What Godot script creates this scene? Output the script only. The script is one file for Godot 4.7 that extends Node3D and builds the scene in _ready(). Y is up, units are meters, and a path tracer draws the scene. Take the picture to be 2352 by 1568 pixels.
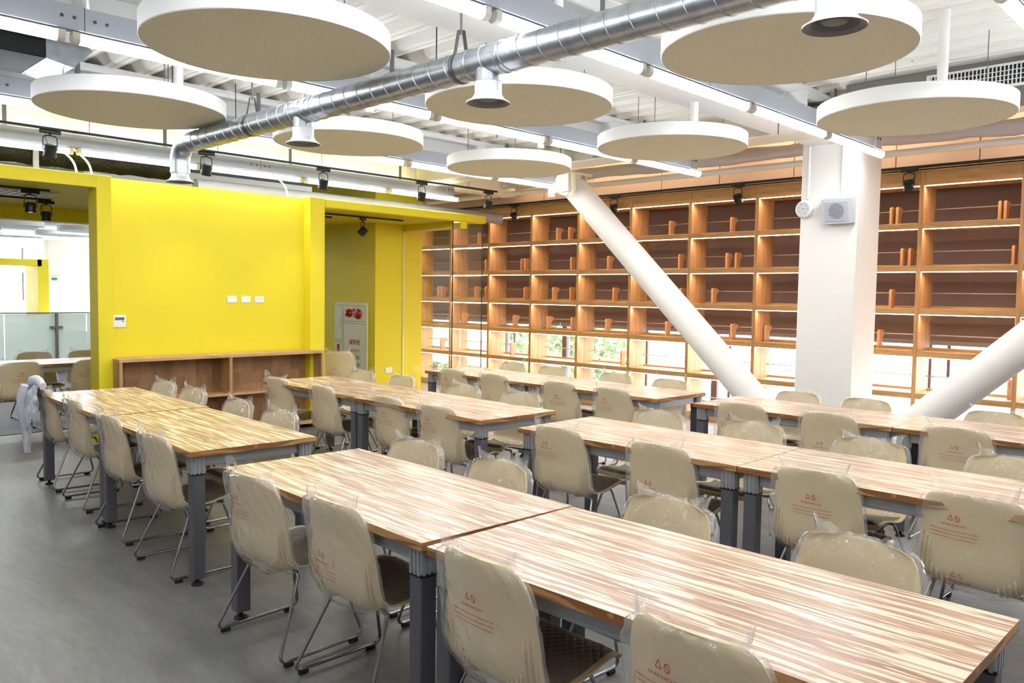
extends Node3D
# A library reading hall: rows of plank-look tables, wrapped chairs, hanging discs, a yellow pavilion and a lit wall of shelves.

var M := {}
var names := {}

const EYE := Vector3(0, 1.6, 0)
const ROW_Y := [2.809, 2.355, 1.901, 1.447, 0.993, 0.540]     # height of the light strip under each shelf
const BAY_W := 0.941
const BAY_X := -10.472
const SHELF_Z := -9.215
const LIGHT_X := [-8.5, -6.55, -4.66, -2.79, -0.99]

func _ready() -> void:
	set_camera_and_light()
	make_materials()
	build_shell()
	build_steel()
	build_bookshelf()
	build_pavilion()
	build_ceiling_things()
	build_tables()
	build_chairs()
	build_bookends()
	build_small_things()
	build_far_hall()
	build_outside()

func set_camera_and_light() -> void:
	var yaw := 0.773242
	var pitch := 0.05871
	var roll := 0.015231
	var f := Vector3(-sin(yaw) * cos(pitch), -sin(pitch), -cos(yaw) * cos(pitch))
	var r := Vector3(cos(yaw), 0, -sin(yaw))
	var u := r.cross(f)
	var r2 := r * cos(roll) + u * sin(roll)
	var u2 := u * cos(roll) - r * sin(roll)
	var cam := Camera3D.new()
	cam.name = "camera"
	cam.transform = Transform3D(Basis(r2, u2, -f), EYE)
	cam.fov = rad_to_deg(2.0 * atan(784.0 / 1862.9))
	cam.near = 0.05
	cam.far = 300.0
	add_child(cam)
	cam.current = true
	var env := Environment.new()
	env.background_mode = Environment.BG_SKY
	var sky := Sky.new()
	var sm := ProceduralSkyMaterial.new()      # a bright overcast day
	sm.sky_top_color = Color(0.88, 0.93, 1.0)
	sm.sky_horizon_color = Color(1.0, 1.0, 1.0)
	sm.ground_horizon_color = Color(0.8, 0.8, 0.8)
	sm.ground_bottom_color = Color(0.6, 0.6, 0.58)
	sm.sky_energy_multiplier = 1.0
	sky.sky_material = sm
	env.sky = sky
	env.background_energy_multiplier = 18.0
	env.tonemap_mode = Environment.TONE_MAPPER_LINEAR
	env.tonemap_exposure = 1.02
	env.sdfgi_enabled = true
	env.ssao_enabled = true
	env.ssil_enabled = true
	var we := WorldEnvironment.new()
	we.name = "environment"
	we.environment = env
	add_child(we)

# ------------------------------------------------------------------ helpers
class MB:
	var v := PackedVector3Array()
	var n := PackedVector3Array()
	var uv := PackedVector2Array()
	var ix := PackedInt32Array()
	var t := Transform3D()
	# a, b, c run counter-clockwise seen from outside
	func tri(a: Vector3, b: Vector3, c: Vector3) -> void:
		var nn := (b - a).cross(c - a)
		if nn.length_squared() < 1e-18:
			return
		nn = (t.basis * nn.normalized()).normalized()
		var k := v.size()
		for p in [a, b, c]:
			v.append(t * p)
			n.append(nn)
			uv.append(flat_uv(p, nn))
		ix.append_array(PackedInt32Array([k, k + 2, k + 1]))
	func flat_uv(p: Vector3, nn: Vector3) -> Vector2:
		var m := nn.abs()
		if m.y > m.x and m.y > m.z:
			return Vector2(p.x, p.z)
		return Vector2(p.z, p.y) if m.x > m.z else Vector2(p.x, p.y)
	func quad(a: Vector3, b: Vector3, c: Vector3, d: Vector3) -> void:
		var nn := (b - a).cross(c - a)
		if nn.length_squared() < 1e-18:
			nn = (c - a).cross(d - a)
		if nn.length_squared() < 1e-18:
			return
		nn = (t.basis * nn.normalized()).normalized()
		var k := v.size()
		for p in [a, b, c, d]:
			v.append(t * p)
			n.append(nn)
			uv.append(flat_uv(p, nn))
		ix.append_array(PackedInt32Array([k, k + 2, k + 1, k, k + 3, k + 2]))
	# box from lo to hi with chamfered edges
	func box(lo: Vector3, hi: Vector3, b := 0.0) -> MB:
		b = minf(b, 0.49 * minf(hi.x - lo.x, minf(hi.y - lo.y, hi.z - lo.z)))
		var c := (lo + hi) * 0.5
		var h := (hi - lo) * 0.5
		var i := h - Vector3(b, b, b)
		for ax in 3:
			var p := (ax + 1) % 3
			var q := (ax + 2) % 3
			for s in [-1.0, 1.0]:
				var pts := []
				for k in [[-1.0, -1.0], [1.0, -1.0], [1.0, 1.0], [-1.0, 1.0]]:
					var w := Vector3.ZERO
					w[ax] = h[ax] * s
					w[p] = i[p] * k[0]
					w[q] = i[q] * k[1]
					pts.append(c + w)
				if s > 0:
					quad(pts[0], pts[1], pts[2], pts[3])
				else:
					quad(pts[3], pts[2], pts[1], pts[0])
		if b <= 0.0:
			return self
		for ax in 3:
			var p := (ax + 1) % 3
			var q := (ax + 2) % 3
			for sp in [-1.0, 1.0]:
				for sq in [-1.0, 1.0]:
					var pts := []
					for k in [[-1.0, true], [1.0, true], [1.0, false], [-1.0, false]]:
						var w := Vector3.ZERO
						w[ax] = i[ax] * k[0]
						w[p] = (h[p] if k[1] else i[p]) * sp
						w[q] = (i[q] if k[1] else h[q]) * sq
						pts.append(c + w)
					if sp * sq < 0:
						quad(pts[0], pts[1], pts[2], pts[3])
					else:
						quad(pts[3], pts[2], pts[1], pts[0])
		for sx in [-1.0, 1.0]:
			for sy in [-1.0, 1.0]:
				for sz in [-1.0, 1.0]:
					var s := Vector3(sx, sy, sz)
					var a := c + Vector3(h.x, i.y, i.z) * s
					var bb := c + Vector3(i.x, h.y, i.z) * s
					var d := c + Vector3(i.x, i.y, h.z) * s
					if sx * sy * sz > 0:
						tri(a, bb, d)
					else:
						tri(a, d, bb)
		return self
	# grid of points rows[r][c], smooth; front side is on the left of (row direction x column direction)
	func grid(rows: Array, flip := false, uvs: Array = []) -> MB:
		var nr := rows.size()
		var nc: int = rows[0].size()
		var k := v.size()
		for r in nr:
			for c in nc:
				var p: Vector3 = rows[r][c]
				var dr: Vector3 = rows[mini(r + 1, nr - 1)][c] - rows[maxi(r - 1, 0)][c]
				var dc: Vector3 = rows[r][mini(c + 1, nc - 1)] - rows[r][maxi(c - 1, 0)]
				if rows[r][0].is_equal_approx(rows[r][nc - 1]) and (c == 0 or c == nc - 1):
					dc = rows[r][1] - rows[r][nc - 2]
				var nn := dc.cross(dr)
				if flip:
					nn = -nn
				if nn.length_squared() < 1e-18:
					nn = Vector3.UP
				v.append(t * p)
				n.append((t.basis * nn.normalized()).normalized())
				uv.append(uvs[r][c] if uvs else Vector2(float(c) / (nc - 1), float(r) / (nr - 1)))
		for r in nr - 1:
			for c in nc - 1:
				var a := k + r * nc + c
				var b := a + 1
				var d := a + nc
				var e := d + 1
				if flip:
					ix.append_array(PackedInt32Array([a, b, e, a, e, d]))
				else:
					ix.append_array(PackedInt32Array([a, e, b, a, d, e]))
		return self
	# profile of (radius, height), turned round y
	func lathe(prof: Array, seg := 32, at := Vector3.ZERO) -> MB:
		for j in prof.size() - 1:
			var rows := []
			for q in [prof[j], prof[j + 1]]:
				var row := []
				for s in seg + 1:
					var a := TAU * (s % seg) / seg
					row.append(at + Vector3(q.x * cos(a), q.y, -q.x * sin(a)))
				rows.append(row)
			grid(rows)
			# smooth round, flat along: fix the normals from the slope
			var k := v.size() - 2 * (seg + 1)
			var d: Vector2 = prof[j + 1] - prof[j]
			for m in 2 * (seg + 1):
				var a := TAU * ((m % (seg + 1)) % seg) / seg
				var rad := Vector3(cos(a), 0, -sin(a))
				n[k + m] = (t.basis * (rad * d.y - Vector3.UP * d.x).normalized()).normalized()
		return self
	func tube(path: Array, r: float, sides := 8, caps := true) -> MB:
		var rows := []
		var up := Vector3.UP
		var d0: Vector3 = (path[1] - path[0]).normalized()
		if absf(d0.dot(up)) > 0.9:
			up = Vector3.RIGHT
		var side := d0.cross(up).normalized()
		for k in path.size():
			var d: Vector3 = (path[mini(k + 1, path.size() - 1)] - path[maxi(k - 1, 0)]).normalized()
			side = (side - d * side.dot(d)).normalized()
			var oth := d.cross(side)
			var row := []
			for s in sides + 1:
				var a := TAU * (s % sides) / sides
				row.append(path[k] + side * cos(a) * r + oth * sin(a) * r)
			rows.append(row)
		grid(rows)
		if caps:
			for e in [0, rows.size() - 1]:
				var c: Vector3 = path[e]
				for s in sides:
					if e == 0:
						tri(c, rows[e][s + 1], rows[e][s])
					else:
						tri(c, rows[e][s], rows[e][s + 1])
		return self
	# a flat outline (x right, y up) given thickness along +z
	func prism(poly: PackedVector2Array, z0: float, z1: float) -> MB:
		if Geometry2D.is_polygon_clockwise(poly):
			poly.reverse()
		var tr := Geometry2D.triangulate_polygon(poly)
		for k in range(0, tr.size(), 3):
			var a := poly[tr[k]]
			var b := poly[tr[k + 1]]
			var c := poly[tr[k + 2]]
			if (b - a).cross(c - a) < 0:
				var s := b
				b = c
				c = s
			tri(Vector3(a.x, a.y, z1), Vector3(b.x, b.y, z1), Vector3(c.x, c.y, z1))
			tri(Vector3(a.x, a.y, z0), Vector3(c.x, c.y, z0), Vector3(b.x, b.y, z0))
		for k in poly.size():
			var a := poly[k]
			var b := poly[(k + 1) % poly.size()]
			quad(Vector3(a.x, a.y, z0), Vector3(b.x, b.y, z0), Vector3(b.x, b.y, z1), Vector3(a.x, a.y, z1))
		return self
	func mesh(m: Material) -> ArrayMesh:
		var arr := []
		arr.resize(Mesh.ARRAY_MAX)
		arr[Mesh.ARRAY_VERTEX] = v
		arr[Mesh.ARRAY_NORMAL] = n
		arr[Mesh.ARRAY_TEX_UV] = uv
		arr[Mesh.ARRAY_INDEX] = ix
		var am := ArrayMesh.new()
		am.add_surface_from_arrays(Mesh.PRIMITIVE_TRIANGLES, arr)
		am.surface_set_material(0, m)
		return am

func v3(x: float, y: float, z: float) -> Vector3:
	return Vector3(x, y, z)

const NTH := ["first", "second", "third", "fourth", "fifth", "sixth", "seventh", "eighth", "ninth", "tenth", "eleventh", "twelfth", "thirteenth"]

func numbered(called: String) -> String:
	var k: int = names.get(called, 0)
	names[called] = k + 1
	return called if k == 0 else "%s_%03d" % [called, k]

func tag(o: Node3D, label: String, category: String, group := "", kind := "") -> Node3D:
	o.set_meta("label", label)
	o.set_meta("category", category)
	if group:
		o.set_meta("group", group)
	if kind:
		o.set_meta("kind", kind)
	return o

func thing(called: String, label: String, category: String, at := Vector3.ZERO, turn := 0.0, group := "", kind := "") -> Node3D:
	var o := Node3D.new()
	o.name = numbered(called)
	add_child(o)
	o.position = at
	o.rotation.y = turn
	return tag(o, label, category, group, kind)

# one named mesh: a part when it has a parent, else a top-level thing
func obj(called: String, mb, m: Material, parent: Node3D = null, at := Vector3.ZERO) -> MeshInstance3D:
	var o := MeshInstance3D.new()
	o.mesh = mb if mb is Mesh else mb.mesh(m)
	if mb is Mesh and m:
		o.material_override = m
	o.position = at
	if parent:
		o.name = called
		parent.add_child(o, true)
	else:
		o.name = numbered(called)
		add_child(o)
	return o

func bx(lo: Vector3, hi: Vector3, b := 0.0) -> MB:
	return MB.new().box(Vector3(minf(lo.x, hi.x), minf(lo.y, hi.y), minf(lo.z, hi.z)), Vector3(maxf(lo.x, hi.x), maxf(lo.y, hi.y), maxf(lo.z, hi.z)), b)

func structure(called: String, mb, m: Material, label: String, category: String) -> MeshInstance3D:
	var o := obj(called, mb, m)
	tag(o, label, category, "", "structure")
	return o

# a polyline with rounded corners
func fillet(pts: Array, r: float, steps := 5) -> Array:
	var out := [pts[0]]
	for k in range(1, pts.size() - 1):
		var a: Vector3 = pts[k - 1]
		var b: Vector3 = pts[k]
		var c: Vector3 = pts[k + 1]
		var l := minf(r, 0.45 * minf(a.distance_to(b), b.distance_to(c)))
		var p := b + (a - b).normalized() * l
		var q := b + (c - b).normalized() * l
		for s in steps + 1:
			var w := float(s) / steps
			out.append(p.lerp(b, w).lerp(b.lerp(q, w), w))
	out.append(pts[-1])
	return out

func area_light(parent: Node3D, called: String, at: Vector3, size: Vector2, energy: float, color: Color, rot := Vector3(-PI / 2, 0, 0)) -> void:
	var l := AreaLight3D.new()
	l.name = called
	l.area_size = size
	l.light_energy = energy
	l.light_color = color
	l.area_range = 40.0
	l.area_attenuation = 2.0
	l.shadow_enabled = true
	l.position = at
	l.rotation = rot
	parent.add_child(l, true)

# ------------------------------------------------------------------ materials
func mat(called: String, c: Color, rough := 0.6, metal := 0.0) -> StandardMaterial3D:
	var m := StandardMaterial3D.new()
	m.resource_name = called
	m.albedo_color = c
	m.roughness = rough
	m.metallic = metal
	M[called] = m
	return m

func emissive(called: String, c: Color, energy: float) -> StandardMaterial3D:
	var m := mat(called, Color(0.9, 0.9, 0.9), 0.5)
	m.emission_enabled = true
	m.emission = c
	m.emission_energy_multiplier = energy
	return m

func glass(called: String, c: Color, rough := 0.02) -> StandardMaterial3D:
	var m := mat(called, c, rough)
	m.transparency = BaseMaterial3D.TRANSPARENCY_ALPHA
	return m

func noise(freq: float, sd: int, oct := 4) -> FastNoiseLite:
	var f := FastNoiseLite.new()
	f.seed = sd
	f.noise_type = FastNoiseLite.TYPE_SIMPLEX_SMOOTH
	f.frequency = freq
	f.fractal_octaves = oct
	return f

# the printed plank pattern of the table tops: long tapering cream streaks between brown strips
func plank_print(w: int, h: int, sd: int) -> ImageTexture:
	var im := Image.create(w, h, false, Image.FORMAT_RGB8)
	var warp := noise(1.0, sd, 2)
	var tone := noise(1.0, sd + 1, 3)
	var fine := noise(1.0, sd + 2, 3)
	var cream := noise(1.0, sd + 3, 2)
	var cream2 := noise(1.0, sd + 4, 2)
	var a := Color(0.54, 0.405, 0.325)
	var b := Color(0.72, 0.585, 0.48)
	var c := Color(0.88, 0.83, 0.75)
	for y in h:
		for x in w:
			var u := float(x) / w
			var v := float(y) / h
			var vv := v + 0.010 * warp.get_noise_2d(u * 3.0, v * 5.0)
			var t := 0.5 + 0.75 * tone.get_noise_2d(u * 1.3, vv * 20.0)
			t += 0.18 * fine.get_noise_2d(u * 7.0, vv * 210.0)
			var col := a.lerp(b, clampf(t, 0.0, 1.0))
			var s := cream.get_noise_2d(u * 2.2 + 7.0, vv * 27.0)
			var s2 := cream2.get_noise_2d(u * 3.4 - 4.0, vv * 48.0)
			var k := smoothstep(0.16, 0.27, s)
			k = maxf(k, 0.85 * smoothstep(0.25, 0.36, s2))
			col = col.lerp(c, k * (0.88 + 0.12 * fine.get_noise_2d(u * 9.0, vv * 90.0)))
			im.set_pixel(x, y, col)
	return ImageTexture.create_from_image(im)

# wood grain along u, tones around white: multiplied with the colour of the wood
func grain(w: int, h: int, sd: int, along_v: bool) -> ImageTexture:
	var im := Image.create(w, h, false, Image.FORMAT_RGB8)
	var n1 := noise(1.0, sd, 3)
	var n2 := noise(1.0, sd + 1, 3)
	for y in h:
		for x in w:
			var u := float(x) / w
			var v := float(y) / h
			if along_v:
				var s := u
				u = v
				v = s
			# wrap round so that the tile has no seam
			var cu := Vector2(cos(TAU * u), sin(TAU * u)) * 0.35
			var cv := Vector2(cos(TAU * v), sin(TAU * v))
			var t := 0.5 + 0.6 * n1.get_noise_3d(cu.x + 3.0, cu.y + cv.x * 2.6, cv.y * 2.6)
			t += 0.35 * n2.get_noise_3d(cu.x * 2.0, cu.y * 2.0 + cv.x * 14.0, cv.y * 14.0)
			var g := lerpf(0.80, 1.0, clampf(t, 0.0, 1.0))
			im.set_pixel(x, y, Color(g, g * (0.97 + 0.03 * g), g * (0.93 + 0.07 * g)))
	return ImageTexture.create_from_image(im)

func noise_tex(freq: float, sd: int, lo: Color, hi: Color, normal := false, strength := 4.0, size := 512, oct := 4) -> NoiseTexture2D:
	var t := NoiseTexture2D.new()
	t.width = size
	t.height = size
	t.seamless = true
	t.noise = noise(freq, sd, oct)
	t.normalize = true
	if normal:
		t.as_normal_map = true
		t.bump_strength = strength
	else:
		var g := Gradient.new()
		g.set_color(0, lo)
		g.set_color(1, hi)
		t.color_ramp = g
	return t

func tri(m: StandardMaterial3D, scale: float, world := false) -> void:
	m.uv1_triplanar = true
	m.uv1_world_triplanar = world
	m.uv1_scale = Vector3.ONE * scale
	m.uv1_triplanar_sharpness = 8.0

func make_materials() -> void:
	var gu := grain(512, 256, 11, false)
	var gv := grain(256, 512, 21, true)
	# table tops, two prints
	for k in 2:
		var m := mat("table_top_%d" % k, Color(1, 1, 1), 0.27)
		m.albedo_texture = plank_print(1024, 512, 40 + 17 * k)
	var m := mat("table_edge", Color(0.82, 0.68, 0.48), 0.45)
	m.albedo_texture = M.table_top_0.albedo_texture
	tri(m, 0.6)
	# oak of the shelf wall, grain level and upright
	m = mat("oak", Color(0.82, 0.64, 0.41), 0.5)
	m.albedo_texture = gu
	tri(m, 0.9)
	m = mat("oak_upright", Color(0.84, 0.64, 0.43), 0.5)
	m.albedo_texture = gv
	tri(m, 0.9)
	m = mat("oak_bookend", Color(0.86, 0.64, 0.43), 0.5)
	m.albedo_texture = gv
	tri(m, 2.4)
	m = mat("ash", Color(0.80, 0.64, 0.45), 0.5)
	m.albedo_texture = gu
	tri(m, 0.8)
	m = mat("ash_upright", Color(0.72, 0.56, 0.39), 0.55)
	m.albedo_texture = gv
	tri(m, 0.8)
	m = mat("ash_back_a", Color(0.66, 0.50, 0.34), 0.55)
	m.albedo_texture = gv
	tri(m, 0.8)
	m = mat("ash_back_b", Color(0.60, 0.45, 0.30), 0.55)
	m.albedo_texture = gv
	tri(m, 0.7)
	# room
	m = mat("floor_vinyl", Color(0.42, 0.42, 0.43), 0.40)
	m.albedo_texture = floor_tex()
	tri(m, 0.25, true)
	mat("floor_dark", Color(0.20, 0.20, 0.21), 0.6)
	mat("white_paint", Color(0.93, 0.92, 0.91), 0.6)
	mat("steel_white", Color(0.96, 0.955, 0.95), 0.5)
	mat("steel_cream", Color(0.90, 0.87, 0.79), 0.5)
	mat("deck_white", Color(0.97, 0.96, 0.93), 0.6)
	mat("trunking", Color(0.66, 0.68, 0.72), 0.45)
	mat("bolt", Color(0.28, 0.27, 0.28), 0.4, 0.6)
	mat("wall_white", Color(0.95, 0.945, 0.93), 0.7)
	mat("wall_panel", Color(0.88, 0.76, 0.69), 0.55)
	mat("soffit_dark", Color(0.20, 0.20, 0.21), 0.8)
	mat("yellow", Color(0.88, 0.81, 0.12), 0.62)
	mat("black", Color(0.045, 0.045, 0.05), 0.45)
	mat("black_soft", Color(0.07, 0.07, 0.075), 0.7)
	mat("lens", Color(0.8, 0.8, 0.8), 0.3)
	emissive("spot_glow", Color(1.0, 0.95, 0.88), 6.0)
	emissive("tube_glow", Color(0.96, 0.985, 1.0), 28.0)
	emissive("led_glow", Color(1.0, 0.95, 0.90), 10.0)
	emissive("unseen_cove_glow", Color(1.0, 0.92, 0.76), 5.0)
	mat("tube_cap", Color(0.86, 0.85, 0.80), 0.35)
	m = mat("disc_felt", Color(0.97, 0.96, 0.86), 0.9)
	m.albedo_texture = noise_tex(0.09, 5, Color(0.95, 0.95, 0.95), Color(1, 1, 1))
	tri(m, 0.9)
	mat("disc_rim", Color(0.95, 0.95, 0.94), 0.6)
	m = mat("galvanised", Color(0.80, 0.82, 0.84), 0.33, 0.92)
	m.albedo_texture = noise_tex(0.012, 9, Color(0.82, 0.84, 0.86), Color(1, 1, 1))
	tri(m, 1.6)
	mat("outlet_white", Color(0.90, 0.91, 0.93), 0.35, 0.15)
	mat("outlet_inside", Color(0.50, 0.50, 0.49), 0.6)
	mat("strap", Color(0.48, 0.48, 0.50), 0.35, 0.8)
	mat("duct_wrap", Color(0.80, 0.78, 0.80), 0.5)
	mat("duct_grey", Color(0.58, 0.58, 0.62), 0.5)
	m = mat("duct_foil", Color(0.10, 0.10, 0.11), 0.2, 0.3)
	m.normal_enabled = true
	m.normal_texture = noise_tex(0.02, 31, Color.BLACK, Color.WHITE, true, 14.0)
	m.normal_scale = 1.6
	tri(m, 2.5)
	mat("blind", Color(0.47, 0.39, 0.37), 0.85)
	mat("blind_rail", Color(0.50, 0.47, 0.47), 0.5)
	mat("window_frame", Color(0.42, 0.36, 0.37), 0.5)
	mat("rod", Color(0.72, 0.66, 0.60), 0.3, 0.9)
	glass("pane", Color(0.9, 1.0, 0.97, 0.04))
	glass("partition_glass", Color(0.78, 0.82, 0.70, 0.05))
	glass("frosted_glass", Color(0.88, 0.95, 0.93, 0.88), 0.2)
	mat("glass_edge", Color(0.16, 0.22, 0.18), 0.2)
	mat("door_seam", Color(0.90, 0.86, 0.74), 0.4)
	# chairs
	m = mat("shell", Color(0.84, 0.765, 0.605), 0.42)
	m = mat("seat_pad", Color(0.44, 0.405, 0.36), 0.55)
	m.normal_enabled = true
	m.normal_texture = weave_tex()
	m.normal_scale = 0.8
	tri(m, 14.0)
	mat("chrome", Color(0.62, 0.62, 0.64), 0.16, 1.0)
	mat("rubber", Color(0.05, 0.05, 0.05), 0.7)
	m = glass("film", Color(0.97, 0.97, 0.98, 0.13), 0.1)
	m.normal_enabled = true
	m.normal_texture = crinkle_tex()
	m.normal_scale = 0.4
	m = mat("film_print", Color(0.70, 0.20, 0.16), 0.6)
	# tables
	mat("leg_dark", Color(0.36, 0.36, 0.385), 0.42, 0.25)
	mat("alu", Color(0.66, 0.67, 0.69), 0.38, 0.55)
	mat("alu_groove", Color(0.20, 0.20, 0.22), 0.5)
	m = mat("hoodie", Color(0.80, 0.81, 0.86), 0.95)
	m.normal_enabled = true
	m.normal_texture = noise_tex(0.08, 77, Color.BLACK, Color.WHITE, true, 3.0, 256)
	tri(m, 6.0)
	mat("cabinet_white", Color(0.86, 0.85, 0.76), 0.4)
	mat("cabinet_line", Color(0.50, 0.49, 0.42), 0.5)
	mat("red", Color(0.62, 0.05, 0.07), 0.3)
	mat("red_print", Color(0.66, 0.09, 0.09), 0.6)
	mat("print_dark", Color(0.25, 0.20, 0.17), 0.7)
	mat("plastic_white", Color(0.92, 0.92, 0.92), 0.4)
	mat("plastic_grey", Color(0.77, 0.78, 0.82), 0.4)
	mat("grille_grey", Color(0.42, 0.44, 0.48), 0.5)
	mat("lcd", Color(0.34, 0.44, 0.42), 0.2)
	mat("ac_grey", Color(0.46, 0.45, 0.42), 0.6)
	mat("vent_dark", Color(0.05, 0.05, 0.06), 0.7)
	mat("leaf_a", Color(0.50, 0.60, 0.42), 0.6)
	mat("leaf_b", Color(0.62, 0.70, 0.50), 0.6)
	mat("bark", Color(0.40, 0.34, 0.28), 0.9)
	mat("ground", Color(0.62, 0.62, 0.60), 0.9)
	mat("facade", Color(0.90, 0.90, 0.88), 0.8)
	mat("facade_glass", Color(0.55, 0.60, 0.65), 0.2)
	mat("green_sign", Color(0.10, 0.55, 0.35), 0.5)

func floor_tex() -> ImageTexture:
	var w := 512
	var im := Image.create(w, w, false, Image.FORMAT_RGB8)
	var a := noise(1.0, 301, 4)
	var b := noise(1.0, 302, 3)
	for y in w:
		for x in w:
			var cu := Vector2(cos(TAU * x / w), sin(TAU * x / w))
			var cv := Vector2(cos(TAU * y / w), sin(TAU * y / w))
			var s := a.get_noise_3d(cu.x * 0.7 + cv.x * 3.5, cu.y * 0.7, cv.y * 3.5)
			var f := b.get_noise_3d(cu.x * 5.0 + cv.x * 22.0, cu.y * 5.0, cv.y * 22.0)
			var g := clampf(0.90 + 0.12 * s + 0.10 * f, 0.0, 1.0)
			im.set_pixel(x, y, Color(g, g * 0.995, g * 0.985))
	return ImageTexture.create_from_image(im)

# small raised diamonds, like the bubble pattern of the seat covers
func weave_tex() -> ImageTexture:
	var w := 128
	var im := Image.create(w, w, false, Image.FORMAT_RGB8)
	for y in w:
		for x in w:
			var p := Vector2(x, y) / w * 4.0
			var hh := absf(sin((p.x + p.y) * PI * 0.5)) * absf(sin((p.x - p.y) * PI * 0.5))
			im.set_pixel(x, y, Color(hh, hh, hh))
	im.bump_map_to_normal_map(6.0)
	return ImageTexture.create_from_image(im)

# sharp folds of thin film
func crinkle_tex() -> ImageTexture:
	var w := 512
	var im := Image.create(w, w, false, Image.FORMAT_RGB8)
	var a := noise(1.0, 501, 3)
	var b := noise(1.0, 502, 2)
	for y in w:
		for x in w:
			var cu := Vector2(cos(TAU * x / w), sin(TAU * x / w)) * 0.9
			var cv := Vector2(cos(TAU * y / w), sin(TAU * y / w)) * 0.9
			var s := 1.0 - absf(a.get_noise_3d(cu.x * 1.1 + cv.x * 0.6, cu.y * 1.1 - cv.x * 0.6, cv.y * 0.8)) * 2.2
			var f := 1.0 - absf(b.get_noise_3d(cu.x * 2.2 + cv.x * 1.2, cu.y * 2.2, cv.y * 1.4 + cv.x)) * 2.2
			var g := clampf(0.65 * s + 0.35 * f, 0.0, 1.0)
			im.set_pixel(x, y, Color(g, g, g))
	im.bump_map_to_normal_map(10.0)
	return ImageTexture.create_from_image(im)

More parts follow.
